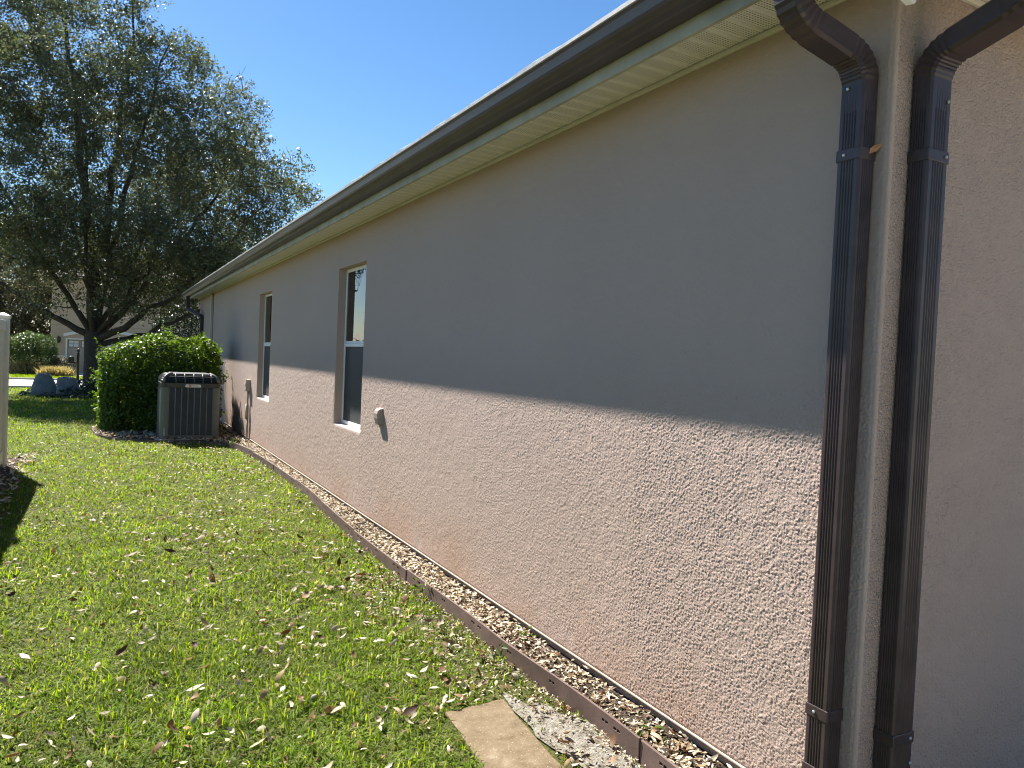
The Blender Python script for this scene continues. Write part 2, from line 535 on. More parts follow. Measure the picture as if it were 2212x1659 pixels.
# road across the front of the lot, and the far verge is plain lawn
RY0, RY1 = 38.0, 47.0
b = MB()
for k in range(60):
    x0, x1 = -60 + 2 * k, -58 + 2 * k
    for y0, y1 in ((RY0, 41.0), (41.0, RY1)):
        b.quad((x0, y0, float(gz(0, y0)) + .004), (x1, y0, float(gz(0, y0)) + .004), (x1, y1, float(gz(0, y1)) + .004), (x0, y1, float(gz(0, y1)) + .004))
road = b.build('road', 'road')
tag(road, 'pale concrete street running across beyond the oak tree', None, None, 'structure')
for yk_ in (RY0 - 0.15, RY1):
    kb = MB().box(-60, 60, yk_, yk_ + 0.15, float(gz(0, yk_)) - .05, float(gz(0, yk_)) + 0.10)
    tag(kb.build('kerb', 'concrete', bevel=0.02), 'low concrete kerb along the street', None, None, 'structure')

# edging line: (x, y) from near to far, then round the condenser and the hedge
EDGE = [(-.205, 1.0), (-.21, 1.9), (-.20, 2.4), (-.205, 2.8), (-.222, 3.25), (-.215, 3.8), (-.228, 4.65), (-.222, 5.9), (-.185, 6.9), (-.15, 7.8), (-.145, 9.0), (-.165, 10.3),
        (-.23, 11.3), (-.32, 11.9), (-.52, 12.42), (-.90, 12.64), (-1.30, 12.70), (-1.68, 12.93), (-1.96, 13.32), (-2.12, 13.95), (-2.14, 14.8), (-1.9, 15.5)]
def catmull(P, n=8):
    P = [np.array(p, float) for p in P]
    P = [2 * P[0] - P[1]] + P + [2 * P[-1] - P[-2]]
    out = []
    for i in range(1, len(P) - 2):
        for k in range(n):
            t = k / n
            out.append(0.5 * ((2 * P[i]) + (-P[i - 1] + P[i + 1]) * t + (2 * P[i - 1] - 5 * P[i] + 4 * P[i + 1] - P[i + 2]) * t * t + (-P[i - 1] + 3 * P[i] - 3 * P[i + 1] + P[i + 2]) * t ** 3))
    out.append(P[-2])
    return np.array(out)
EC = catmull(EDGE, 10)
def edge_x(y):
    m = EC[:, 1] < 12.3
    return np.interp(y, EC[m, 1], EC[m, 0])

b = MB()
prev = None
for x, y in EC:
    cur = ((float(x) + .006, float(y), .045), (0.012, float(y), .058))
    if y < 12.3 and prev is not None:
        b.quad(prev[0], prev[1], cur[1], cur[0])
    if y < 12.3:
        prev = cur
loop = [(float(x), float(y)) for x, y in EC if y >= 12.2 or x < -0.36]
poly = loop + [(0.012, 15.5), (0.012, prev[1][1])]
b.add([(x, y, .042) for x, y in poly], [tuple(range(len(poly)))])
bed = b.build('planting_bed', 'soil')
tag(bed, 'narrow soil bed along the foot of the wall, strewn with leaves', None, None, 'structure')

sandm = MB()
ring = []
for k in range(40):
    a = 2 * math.pi * k / 40
    rr = 1 + 0.16 * math.sin(3 * a + 1) + 0.10 * math.sin(7 * a) + 0.06 * math.sin(13 * a + 2)
    ring.append((-.335 + 0.118 * math.cos(a) * rr - 0.02 * math.sin(a), 2.36 + 0.53 * math.sin(a) * rr, .008))
sandm.add(ring + [(-.335, 2.36, .022)], [(k, (k + 1) % 40, 40) for k in range(40)])
tag(sandm.build('sand', 'sand', smooth=True), 'bare pale sand patch between stepping stone and edging', None, None, 'structure')

fb = MB()
ring = [(-3.7, 11.6), (-2.95, 11.5), (-2.78, 10.9), (-2.82, 9.5), (-2.8, 7.5), (-2.84, 5.5), (-2.8, 3), (-2.85, 0), (-3.7, 0)]
fb.add([(x, y, .006) for x, y in ring], [tuple(range(len(ring)))[::-1]])
tag(fb.build('fence_bed', 'soil'), 'dark leaf covered bed at the foot of the white fence', None, None, 'structure')

pb = MB()  # unseen pale paving, added to bounce sunlight onto the return wall
pb.quad((-.55, -9, .004), (8.5, -9, .004), (8.5, .55, .004), (-.55, .55, .004))
tag(pb.build('bounce_patio', plain('bounce_concrete', (0.60, 0.53, 0.43), 0.9, 0.2, var=0.08)), 'unseen pale concrete paving added to bounce light onto the return wall', None, None, 'structure')

# ---------------------------------------------------------------- HOUSE
YC, YE = 1.475, 20.0          # near corner, far end of the long wall
ZS = 2.66                     # soffit
house = thing('house', 'long single storey stucco house with brown gutter and two narrow windows', 'house', (0, YC, 0))
WINS = [(6.555, 7.445, 0.785, 2.305), (10.86, 11.80, 0.77, 2.30)]
RV = 0.085                    # depth of the window reveals
YR, ZR, YF = 6.49, 1.43, 16.0   # the sunlit part has its stucco modelled lump by lump
def build_walls():
    b = MB()
    zs = [0.105, ZS + .04]
    def q(y0, y1, z0, z1):
        b.quad((0, y0, z0), (0, y0, z1), (0, y1, z1), (0, y1, z0))
    w1, w2 = WINS
    # upper part of the wall beyond the near relief, then the plain far end
    q(YR, w1[0], ZR, zs[1]); q(w1[0], w1[1], w1[3], zs[1]); q(w1[1], w2[0], ZR, zs[1]); q(w2[0], w2[1], w2[3], zs[1])
    q(w2[1], YF, ZR, zs[1]); q(YF, YE, zs[0], zs[1])
    for w in WINS:
        b.quad((0, w[0], w[2]), (RV, w[0], w[2]), (RV, w[0], w[3]), (0, w[0], w[3]))
        b.quad((0, w[1], w[2]), (0, w[1], w[3]), (RV, w[1], w[3]), (RV, w[1], w[2]))
        b.quad((0, w[0], w[3]), (RV, w[0], w[3]), (RV, w[1], w[3]), (0, w[1], w[3]))
    # rounded outside corner and the wall that turns away to the right
    arc = [(0.012 - .012 * math.cos(a), YC + .012 - .012 * math.sin(a)) for a in np.linspace(0, math.pi / 2, 6)]
    for p, q in zip(arc[:-1], arc[1:]):
        b.quad((p[0], p[1], zs[0]), (q[0], q[1], zs[0]), (q[0], q[1], zs[-1]), (p[0], p[1], zs[-1]))
    b.build('wall', 'stucco_near', house)
    b = MB().quad((0.012, YC, zs[0]), (6.0, YC, zs[0]), (6.0, YC, zs[-1]), (0.012, YC, zs[-1]))
    b.build('wall', 'stucco', house)
    b = MB().quad((0, YE, zs[0]), (0, YE, zs[-1]), (9, YE, zs[-1]), (9, YE, zs[0]))
    b.build('wall', 'stucco', house)
    b = MB().quad((9, YE, 0), (9, YE, zs[-1]), (9, 1.0, zs[-1]), (9, 1.0, 0))
    b.build('wall', 'stucco', house)
    f = MB().box(0.014, 6, YC + .014, YE - .01, -.2, 0.104)
    f.build('foundation', 'foundation', house)
    w = MB().box(-.009, 0.01, YC - .012, YE, .0965, .1025)
    w.box(0.0105, 6, YC - .009, YC + .012, .0965, .1025)
    w.build('weep_screed', 'screed', house, bevel=.001)
build_walls()

def stucco_relief():
    g = np.random.default_rng(3)
    def cells(y, z, pitch, seed):
        """rounded dabs on a jittered grid, each with its own height"""
        q = np.random.default_rng(seed)
        T = q.uniform(size=(512, 512, 3))
        a, b_ = y / pitch, z / pitch
        i, j = np.floor(a).astype(int), np.floor(b_).astype(int)
        best = np.zeros(y.shape)
        for di in (-1, 0, 1):
            for dj in (-1, 0, 1):
                t = T[(i + di) % 512, (j + dj) % 512]
                cy, cz = i + di + t[..., 0], j + dj + t[..., 1]
                d2 = (a - cy) ** 2 + (b_ - cz) ** 2
                h = np.sqrt(np.clip(1 - d2 / (.30 + .45 * t[..., 2]), 0, 1)) * (.35 + .65 * T[(i + di + 77) % 512, (j + dj + 31) % 512, 2])
                best = np.maximum(best, h)
        return best
    def patch(y0, y1, z0, z1, st):
        ny, nz = max(2, int(round((y1 - y0) / st))), max(2, int(round((z1 - z0) / st)))
        y = np.linspace(y0, y1, ny + 1); z = np.linspace(z0, z1, nz + 1)
        Y, Z = np.meshgrid(y, z, indexing='ij')
        yw = Y + .0022 * np.sin(Z * 340 + 3 * np.sin(Y * 90)); zw = Z + .0022 * np.sin(Y * 360 + 2 * np.sin(Z * 110))
        t = smooth01((Y - 2.6) / 5.0)
        Hf = cells(yw, zw, .0074, 5) * .0028 + cells(yw * 1.02 + .3, zw, .0045, 6) * .0012 if y0 < 7.4 else 0
        Hc = cells(yw, zw, .0125, 15) * .0042 + cells(yw * 1.02 + .3, zw, .0072, 16) * .0018 if y1 > 2.7 else 0
        H = Hf * (1 - t) + Hc * t + g.uniform(0, .0006, Y.shape)
        flat = cells(Y, Z, .075, 9)
        H *= 1 - .5 * np.clip(flat - .6, 0, 1) / .4
        edge = np.clip((Z - .105) / .006, 0, 1)
        if y0 < 1.6:
            edge = edge * np.clip((Y - y0) / .006, 0, 1)
        for w in WINS:          # the arrises of the openings stay straight
            dy = np.maximum(np.maximum(w[0] - Y, Y - w[1]), 0)
            dz = np.maximum(np.maximum(w[2] - Z, Z - w[3]), 0)
            edge = edge * np.clip(np.hypot(dy, dz) / .015, 0, 1)
        H *= edge
        V = np.stack([-H, Y, Z], -1).reshape(-1, 3)
        i, j = np.meshgrid(np.arange(ny), np.arange(nz), indexing='ij')
        a = (i * (nz + 1) + j).ravel()
        return V, np.stack([a, a + 1, a + nz + 2, a + nz + 1], 1)
    Vs, Fs, o = [], [], 0
    w1, w2 = WINS
    for y0, y1, z0, z1, st in ((YC + .012, 2.6, .105, ZR, .0028), (2.594, 4.2, .105, ZR, .0041), (4.19, w1[0], .105, ZR, .0063),
                               (YC + .012, 3.2, ZR - .006, ZS + .04, .0062), (3.19, YR, ZR - .008, ZS + .04, .0100),
                               (w1[0], w1[1], .105, w1[2], .009), (w1[1], w2[0], .105, ZR, .0098), (w2[0], w2[1], .105, w2[2], .012), (w2[1], YF, .105, ZR, .0125)):
        V, F = patch(y0, y1, z0, z1, st)
        Vs.append(V); Fs.append(F + o); o += len(V)
    fast_mesh('wall', np.concatenate(Vs), np.concatenate(Fs), 'stucco_near', house)
stucco_relief()

def window(w, depth=RV):
    y0, y1, z0, z1 = w
    fr = MB()
    t = .034
    x0, x1 = depth - .012, depth + .05
    fr.box(x0, x1, y0 + .001, y0 + t, z0 + .012, z1 - .001)
    fr.box(x0, x1, y1 - t, y1 - .001, z0 + .012, z1 - .001)
    fr.box(x0 + .001, x1 - .001, y0 + t, y1 - t, z1 - t, z1 - .0015)
    fr.box(x0 + .001, x1 - .001, y0 + t, y1 - t, z0 + .012, z0 + .012 + t)
    f = fr.build('window', 'white', house, bevel=.004)
    zm = z0 + (z1 - z0) * .52
    rl = MB().box(x0 - .006, x1 - .004, y0 + t, y1 - t, zm - .026, zm + .004)
    rl.box(x0 - .002, x1 - .006, y0 + t, y1 - t, zm + .0045, zm + .028)
    rl.build('meeting_rail', 'white', f, bevel=.003)
    p = MB().box(x0 + .008, x0 + .012, y0 + t, y1 - t, zm + .0285, z1 - t)
    p.build('pane', 'glass', f)
    p = MB().box(x0 + .034, x0 + .038, y0 + t, y1 - t, z0 + .05, zm - .026)
    p.build('pane', 'glass', f)
    s = MB().box(x0 + .010, x0 + .0115, y0 + t, y1 - t, z0 + .047, zm - .027)
    s.build('insect_screen', 'screen', f)
    sl = MB()
    sl.add([(0.0, y0 + .001, z0 + .001), (x1, y0 + .001, z0 + .012), (x1, y1 - .001, z0 + .012), (0.0, y1 - .001, z0 + .001),
            (0.0, y0 + .001, z0 - .02), (x1, y0 + .001, z0 - .02), (x1, y1 - .001, z0 - .02), (0.0, y1 - .001, z0 - .02)],
           [(0, 1, 2, 3), (0, 3, 7, 4), (3, 2, 6, 7), (1, 0, 4, 5)])
    sl.build('sill', 'sill', f)
    c = MB()
    for k in range(30):
        ya, yb = y0 + (y1 - y0) * k / 30, y0 + (y1 - y0) * (k + 1) / 30
        c.quad((.30 + .02 * (k % 2), ya, zm), (.30 + .02 * ((k + 1) % 2), yb, zm), (.30 + .02 * ((k + 1) % 2), yb, z1 + .1), (.30 + .02 * (k % 2), ya, z1 + .1))
    c.build('curtain', 'curtain', f)
    d = MB().box(.45, .47, y0 - .6, y1 + .6, z0 - .4, z1 + .3)
    d.box(x1 + .002, .45, y0 - .62, y0 - .6, z0 - .4, z1 + .3).box(x1 + .002, .45, y1 + .6, y1 + .62, z0 - .4, z1 + .3)
    d.box(x1 + .002, .45, y0 - .6, y1 + .6, z1 + .3, z1 + .32).box(x1 + .002, .45, y0 - .6, y1 + .6, z0 - .42, z0 - .4)
    d.build('dark_room', 'dark', f)
for w in WINS:
    window(w)

# eaves: the soffit, its trims, fascia, gutter, roof
XF = -.25
GX = -.39
def eaves():
    me = None
    PITCH = .0975
    n = int((YE + .2 - 1.23) / (3 * PITCH)) + 1
    b = MB()
    prof = []
    for k in range(3):
        y = k * PITCH
        prof += [(y + .002, 0), (y + .010, .009), (y + .018, 0), (y + PITCH - .002 + .0019, 0)]
    prof[0] = (0.004, .006)
    prof = [(0.0012, .012)] + prof
    prof[-1] = (3 * PITCH - .0012, 0)
    for p, q in zip(prof[:-1], prof[1:]):
        b.quad((XF + .002, p[0], p[1]), (XF + .002, q[0], q[1]), (0.03, q[0], q[1]), (0.03, p[0], p[1]))
    first = b.build('soffit_panel', 'soffit', house)
    y_start = 2.262 - 3 * PITCH * 4
    first.location = (0, y_start, ZS)
    for k in range(1, 65):
        y = y_start + 3 * PITCH * k
        if y > YE + .25:
            break
        c = first.copy()
        COL.objects.link(c)
        c.location = (0, y, ZS)
    # soffit over the wall on the right (its panels run the other way)
    r0 = MB()
    for p, q in zip(prof[:-1], prof[1:]):
        r0.quad((p[0], YC - .23, p[1]), (p[0], YC + .03, p[1]), (q[0], YC + .03, q[1]), (q[0], YC - .23, q[1]))
    fr = r0.build('soffit_panel', 'beige', house)
    fr.location = (0.03, 0, ZS)
    for k in range(1, 8):
        c = fr.copy()
        COL.objects.link(c)
        c.location = (0.03 + 3 * PITCH * k, 0, ZS)
    t = MB().box(-.016, -.001, YC - .016, YE + .1, ZS - .020, ZS - .002)
    t.box(0.0, 3.0, YC - .016, YC - .001, ZS - .020, ZS - .002)
    t.build('soffit_trim', 'beige', house, bevel=.003)
    # the loose white end of the trim that hangs at the corner
    lt = MB()
    lt.loft([[(-.245, 1.43, 2.600), (-.235, 1.41, 2.600), (-.225, 1.41, 2.630), (-.235, 1.43, 2.630)], [(-.060, 1.41, 2.514), (-.050, 1.39, 2.514), (-.038, 1.39, 2.532), (-.048, 1.41, 2.532)]])
    lt.build('loose_trim', 'white', house, bevel=.002)
    # fascia boards with open joints
    js = [1.225, 4.86, 8.52, 12.17, 15.83, 19.5, YE + .25]
    for a, c in zip(js[:-1], js[1:]):
        f = MB().box(XF - .012, XF + .006, a + .0018, c - .0018, 2.622, 2.80)
        f.build('fascia_board', 'fascia', house, bevel=.002)
    f = MB().box(XF, 3.0, 1.213, 1.231, 2.622, 2.80)
    f.build('fascia_board', 'fascia', house, bevel=.002)
    # ogee gutter
    g = [(XF - .014, 2.80), (XF - .014, 2.678), (XF - .016, 2.674), (-.324, 2.672), (-.332, 2.675), (-.338, 2.681), (-.345, 2.689), (-.356, 2.695), (-.366, 2.702), (-.373, 2.714), (-.377, 2.730), (-.382, 2.746), (-.388, 2.756), (-.388, 2.770)]
    gi = [(x + (.002 if i > 2 else -.002), z + .002) for i, (x, z) in enumerate(g)]
    ring = g + gi[::-1]
    Y0g, Y1g = 1.475 - .37, YE + .36
    gm = MB()
    gm.loft([[(x, Y0g + (-.25 - x) - .12 + .12 * 0, z) if False else (x, 1.475 + x + .02, z) for x, z in ring], [(x, Y1g, z) for x, z in ring]])
    go = gm.build('gutter', 'gutter', house)
    go.data.polygons.foreach_set('use_smooth', [False] * len(go.data.polygons))
    gr = [(-(z_ - 0), 0) for z_ in ()]
    # return of the gutter along the right-hand eave
    gm2 = MB()
    gm2.loft([[(x + .02, 1.475 + x, z) for x, z in ring], [(3.2, 1.475 + x, z) for x, z in ring]])
    gm2.build('gutter', 'gutter', house)
    for yb in np.arange(2.4, YE, 1.2):
        pass
    # grey guard that edges the gutter, its rim slightly wavy
    gg = MB()
    ysg = np.linspace(1.475 - .37, Y1g, 240)
    rings = []
    for y in ysg:
        w = .0035 * math.sin(y * 9.0) * math.sin(y * 2.3 + 1) + float(rng.normal(0, .0008))
        rings.append([(-.3905, y, 2.756), (-.396, y, 2.758), (-.395, y, 2.775 + w), (-.389, y, 2.780 + w), (-.30, y, 2.800), (-.30, y, 2.797)])
    gg.loft(rings)
    gg.build('gutter_guard', 'guard', go)
    # roof, hipped at both ends
    x0, y0, y1, z0 = -.29, YC - .29, YE + .29, 2.805
    W_ = 9.6
    rh = W_ / 2 * .42
    r = MB()
    a, bb, c, d = (x0, y0, z0), (x0, y1, z0), (x0 + W_, y1, z0), (x0 + W_, y0, z0)
    e, f_ = (x0 + W_ / 2, y0 + W_ / 2, z0 + rh), (x0 + W_ / 2, y1 - W_ / 2, z0 + rh)
    r.add([a, bb, c, d, e, f_], [(0, 4, 5, 1), (1, 5, 2), (2, 5, 4, 3), (3, 4, 0)])
    # courses of shingles as real steps on the near slope
    for k in range(34):
        t0 = k * .14
        p, q = x0 + t0 - .01, x0 + t0 + .15
        za, zb = z0 + t0 * .42 + .012, z0 + (t0 + .16) * .42 + .002
        r.quad((p, y0 + t0, za), (p, y1 - t0, za), (q, y1 - t0 - .16, zb), (q, y0 + t0 + .16, zb))
        r.quad((p, y0 + t0, za - .012), (p, y1 - t0, za - .012), (p, y1 - t0, za), (p, y0 + t0, za))
    r.build('roof', 'shingle', house)
eaves()

def ribbed_rect(w, d):
    """outline of a corrugated rectangular downspout, w along a, d along b, ribs on every face"""
    pts = []
    def face(p, q, nrm):
        p, q, nrm = Vector(p), Vector(q), Vector(nrm)
        Ln = (q - p).length
        pts.append(p + (q - p) * (.006 / Ln))
        n = 5
        m0, m1 = .20, .80
        for k in range(n):
            a = m0 + (m1 - m0) * k / n
            s = (m1 - m0) / n
            for t, dep in ((.05, 0), (.3, .0032), (.55, .0032), (.8, 0)):
                pts.append(p + (q - p) * (a + s * t) - nrm * dep)
        pts.append(p + (q - p) * (1 - .006 / Ln))
    face((-w / 2, -d / 2), (w / 2, -d / 2), (0, -1))
    face((w / 2, -d / 2), (w / 2, d / 2), (1, 0))
    face((w / 2, d / 2), (-w / 2, d / 2), (0, 1))
    face((-w / 2, d / 2), (-w / 2, -d / 2), (-1, 0))
    return [(p.x, p.y) for p in pts]

def plain_rect(w, d):
    c = .008
    return [(-w / 2 + c, -d / 2), (0, -d / 2), (w / 2 - c, -d / 2), (w / 2, -d / 2 + c), (w / 2, 0), (w / 2, d / 2 - c), (w / 2 - c, d / 2), (0, d / 2), (-w / 2 + c, d / 2), (-w / 2, d / 2 - c), (-w / 2, 0), (-w / 2, -d / 2 + c)]

def fillet(P, rad, n=7):
    out = [(Vector(P[0]), 0)]
    for i in range(1, len(P) - 1):
        p, a, c = Vector(P[i]), Vector(P[i - 1]), Vector(P[i + 1])
        u, v = (a - p).normalized(), (c - p).normalized()
        r = min(rad, (a - p).length * .48, (c - p).length * .48)
        s, e = p + u * r, p + v * r
        for k in range(n * 2 + 1):
            t = k / (2 * n)
            q = (1 - t) ** 2 * s + 2 * t * (1 - t) * p + t * t * e
            out.append((q, 1 if k % 2 else 2))
    out.append((Vector(P[-1]), 0))
    return out

def downspout(path, w, d, straps, screws, parent=house, grow=1.12, ref=(0, 1, 0)):
    """path from the bottom up; the first segment is the straight vertical pipe"""
    sec = ribbed_rect(w, d)
    ref = Vector(ref)
    def rings(pts, scale):
        out = []
        for i, (p, fl) in enumerate(pts):
            a = pts[max(i - 1, 0)][0]
            c = pts[min(i + 1, len(pts) - 1)][0]
            T = (c - a).normalized()
            A = (ref - ref.dot(T) * T).normalized()
            B = T.cross(A)
            s = scale * (1.0 if fl == 0 else (0.965 if fl == 1 else 1.025))
            if scale != 1.0 and i < 4:
                s = .955 + (s - .955) * i / 4
            out.append([p + A * q[0] * s + B * q[1] * s for q in sec])
        return out
    p0, p1 = Vector(path[0]), Vector(path[1])
    top = p1 - (p1 - p0).normalized() * 0.055
    o = MB().loft(rings([(p0, 0), (top, 0)], 1.0)).build('downspout', 'bronze', parent)
    sec = plain_rect(w, d)
    e = MB().loft(rings(fillet([tuple(top - Vector((0, 0, .10)))] + list(path[1:]), .085), 0.97 * grow))
    e.build('elbow', 'bronze', o)
    cx, cy = p0.x, p0.y
    for z in straps:
        g = .0008
        s = MB()
        hw, hd = (w / 2 + g, d / 2 + g) if ref.y > .5 else (d / 2 + g, w / 2 + g)
        # the band follows three faces, the wall takes the fourth
        s.box(cx - hd - .001, cx + hd + .001, cy - hw - .001, cy + hw + .001, z - .018, z + .018)
        s.build('strap', 'bronze', o, bevel=.003)
    for (x, y, z, ax) in screws:
        s = MB()
        n = 8
        rr = [[], [], []]
        for k in range(n):
            ca, sa = math.cos(2 * math.pi * k / n), math.sin(2 * math.pi * k / n)
            for ri, (rad, off) in enumerate(((.0055, 0), (.0055, .003), (.003, .0055))):
                if ax == 'x':
                    rr[ri].append((x - off, y + ca * rad, z + sa * rad))
                else:
                    rr[ri].append((x + ca * rad, y - off, z + sa * rad))
        s.loft(rr).build('screw', 'screw', o)
    return o

downspout([(-.037, 1.5635, .03), (-.037, 1.5635, 2.415), (-.315, 1.585, 2.495), (-.315, 1.59, 2.673)], .080, .068,
          [.455, .27, 2.135], [(-.073, 1.57, .455, 'x'), (-.073, 1.565, .27, 'x'), (-.073, 1.575, 2.135, 'x'), (-.072, 1.575, 2.33, 'x')])
downspout([(.123, 1.441, .05), (.123, 1.441, 2.42), (.123, 1.15, 2.50), (.123, 1.145, 2.673)], .094, .064,
          [.406, 2.13], [(.150, 1.4065, .406, 'y'), (.155, 1.4065, .33, 'y'), (.153, 1.4065, 2.13, 'y'), (.150, 1.408, 2.29, 'y')], ref=(1, 0, 0))
downspout([(-.04, 19.17, .0), (-.04, 19.17, 2.20), (-.30, 19.75, 2.38), (-.30, 19.78, 2.672)], .09, .075, [1.2], [])
MB().box(-.045, -.001, 17.40, 17.52, .1, ZS - .02).build('cable_cover', 'tanpaint', house, bevel=.006)
MB().tube([(-.016, 17.36, .1), (-.016, 17.36, ZS - .02)], .014, 8).build('conduit', 'tanpaint', house, smooth=True)

# ---------------------------------------------------------------- things on the wall
def exhaust_vent():
    t = thing('exhaust_vent', 'small tan hooded exhaust vent on the sunlit wall beside the nearer window', 'vent', (0, 5.99, .98))
    p = MB().box(-.007, -.0005, 5.935, 6.045, .905, 1.05)
    p.build('back_plate', 'ventpaint', t, bevel=.003)
    rings = []
    for k in range(9):
        a = math.pi / 2 * k / 8
        # hood profile sweeps from the wall at the top to the open mouth
        xo, zo = -.007 - .062 * math.sin(a), .985 + .060 * math.cos(a)
        rings.append([(xo, 5.99 + .046 * math.cos(q), zo + 0 * q) for q in np.linspace(0, math.pi, 7)])
    h = MB()
    prof = [(-.007, 1.047), (-.028, 1.044), (-.044, 1.032), (-.051, 1.005), (-.047, .965), (-.036, .918)]
    left = [(x, 5.944, z) for x, z in prof] + [(-.007, 5.944, .918)]
    right = [(x, 6.036, z) for x, z in prof] + [(-.007, 6.036, .918)]
    n = len(left)
    h.add(left + right, [tuple(range(n)), tuple(range(2 * n - 1, n - 1, -1))] + [(i, i + n, i + 1 + n, i + 1) for i in range(n - 2)])
    h.build('hood', 'ventpaint', t, bevel=.006)
    f = MB().box(-.031, -.012, 5.952, 6.028, .914, .921)
    f.build('flap', 'ventpaint', t)
exhaust_vent()

def electrical_box():
    t = thing('electrical_box', 'small beige electrical box with conduit on the wall near the condenser', 'electrical box', (0, 12.42, .9))
    MB().box(-.06, -.001, 12.34, 12.50, .83, 1.015).build('box_body', 'tanpaint', t, bevel=.006)
    MB().box(-.07, -.0605, 12.345, 12.495, .85, 1.02).build('cover', 'tanpaint', t, bevel=.004)
    MB().box(-.08, -.0705, 12.40, 12.44, .93, .96).build('latch', 'white', t)
    MB().tube([(-.03, 12.40, .83), (-.03, 12.40, .63)], .014, 10).build('conduit', 'tanpaint', t, smooth=True)
    MB().tube([(-.035, 12.40, .63), (-.035, 12.40, .40)], .026, 10).build('fitting', 'tanpaint', t, smooth=True)
    MB().tube([(-.03, 12.38, .40), (-.03, 12.38, .05)], .016, 10).build('conduit', 'tanpaint', t, smooth=True)
    MB().tube([(-.03, 12.42, .40), (-.03, 12.43, .05)], .010, 10).build('cable', 'iron', t, smooth=True)
electrical_box()

# ---------------------------------------------------------------- condenser
def condenser():
    X0, X1, Y0, Y1 = -1.245, -.385, 12.75, 13.58
    t = thing('condenser_unit', 'grey air conditioner condenser with black louvred lid beside the hedge', 'air conditioner', (-.815, 13.165, .05))
    MB().box(X0 - .06, X1 + .06, Y0 - .05, Y1 + .06, .0, .055).build('pad', 'concrete', t, bevel=.01)
    def rr(x0, x1, y0, y1, r, z, n=5):
        out = []
        for cx, cy, a0 in ((x1 - r, y1 - r, 0), (x0 + r, y1 - r, 90), (x0 + r, y0 + r, 180), (x1 - r, y0 + r, 270)):
            for k in range(n + 1):
                a = R(a0 + 90 * k / n)
                out.append((cx + r * math.cos(a), cy + r * math.sin(a), z))
        return out
    MB().loft([rr(X0, X1, Y0, Y1, .08, .056), rr(X0, X1, Y0, Y1, .08, .11)]).build('base_pan', 'acgrey', t)
    i = .03
    MB().loft([rr(X0 + i, X1 - i, Y0 + i, Y1 - i, .07, .11), rr(X0 + i, X1 - i, Y0 + i, Y1 - i, .07, .845)]).build('coil', 'acdark', t)
    # corner posts
    for cx, cy, sx, sy in ((X0, Y0, 1, 1), (X1, Y0, -1, 1), (X0, Y1, 1, -1), (X1, Y1, -1, -1)):
        pr = []
        r = .08
        wdt = .105 if sx > 0 else .10
        outer = [(cx + sx * wdt, cy)] + [(cx + sx * (r - r * math.sin(a)), cy + sy * (r - r * math.cos(a))) for a in np.linspace(0, math.pi / 2, 6)] + [(cx, cy + sy * wdt)]
        inner = [(x + sx * .012 * 0 + (0), y) for x, y in outer]
        inner = [(cx + sx * wdt, cy + sy * .02)] + [(cx + sx * (r - (r - .02) * math.sin(a)), cy + sy * (r - (r - .02) * math.cos(a))) for a in np.linspace(0, math.pi / 2, 6)] + [(cx + sx * .02, cy + sy * wdt)]
        ring = outer + inner[::-1]
        MB().loft([[(x, y, .11) for x, y in ring], [(x, y, .846) for x, y in ring]]).build('corner_post', 'acgrey', t)
    # vertical bars
    n = 7
    xa, xb = X0 + .115, X1 - .11
    for k in range(n + 1):
        x = xa + (xb - xa) * k / n
        MB().box(x - .008, x + .008, Y0 - .002, Y0 + .02, .111, .845).build('grille_bar', 'acgrey', t, bevel=.003)
    for k in range(n + 1):
        y = Y0 + .115 + (Y1 - Y0 - .23) * k / n
        MB().box(X0 - .002, X0 + .02, y - .011, y + .011, .111, .845).build('grille_bar', 'acgrey', t, bevel=.003)
    lv = MB()
    for z in np.arange(.125, .84, .0155):
        lv.add([(xa, Y0 + .004, z), (xb, Y0 + .004, z), (xb, Y0 + .016, z + .012), (xa, Y0 + .016, z + .012)], [(0, 1, 2, 3)])
        lv.add([(X0 + .004, Y0 + .105, z), (X0 + .004, Y1 - .105, z), (X0 + .016, Y1 - .105, z + .012), (X0 + .016, Y0 + .105, z + .012)], [(0, 1, 2, 3)])
    l = lv.build('louvres', 'acfin', t)
    l['kind'] = 'stuff'
    # lid
    MB().loft([rr(X0 - .008, X1 + .008, Y0 - .008, Y1 + .008, .088, .847), rr(X0 - .008, X1 + .008, Y0 - .008, Y1 + .008, .088, .918), rr(X0 + .012, X1 - .012, Y0 + .012, Y1 - .012, .075, .925)]).build('lid_band', 'acblack', t)
    top = .15
    MB().loft([rr(X0 + .03, X1 - .03, Y0 + .03, Y1 - .03, .06, .92), rr(X0 + top, X1 - top, Y0 + top, Y1 - top, .05, 1.045)]).build('lid_core', 'acdark', t)
    MB().loft([rr(X0 + top - .02, X1 - top + .02, Y0 + top - .02, Y1 - top + .02, .06, 1.043), rr(X0 + top - .02, X1 - top + .02, Y0 + top - .02, Y1 - top + .02, .06, 1.058), rr(X0 + top, X1 - top, Y0 + top, Y1 - top, .05, 1.066)]).build('lid_top', 'acrim', t)
    # sloping louvred sides of the lid: slats and ribs
    def prof(s):       # 0 at the band, 1 at the top; an arched section
        return (top * (1 - math.cos(s * math.pi / 2)) * 1.0, .920 + .130 * math.sin(s * math.pi / 2))
    for k in range(1, 6):
        a, za = prof(k / 6)
        b_, zb = prof((k + .45) / 6)
        MB().loft([rr(X0 + a, X1 - a, Y0 + a, Y1 - a, .07, za), rr(X0 + a - .006, X1 - a + .006, Y0 + a - .006, Y1 - a + .006, .07, za + .005), rr(X0 + b_, X1 - b_, Y0 + b_, Y1 - b_, .07, zb)]).build('lid_slat', 'acblack', t)
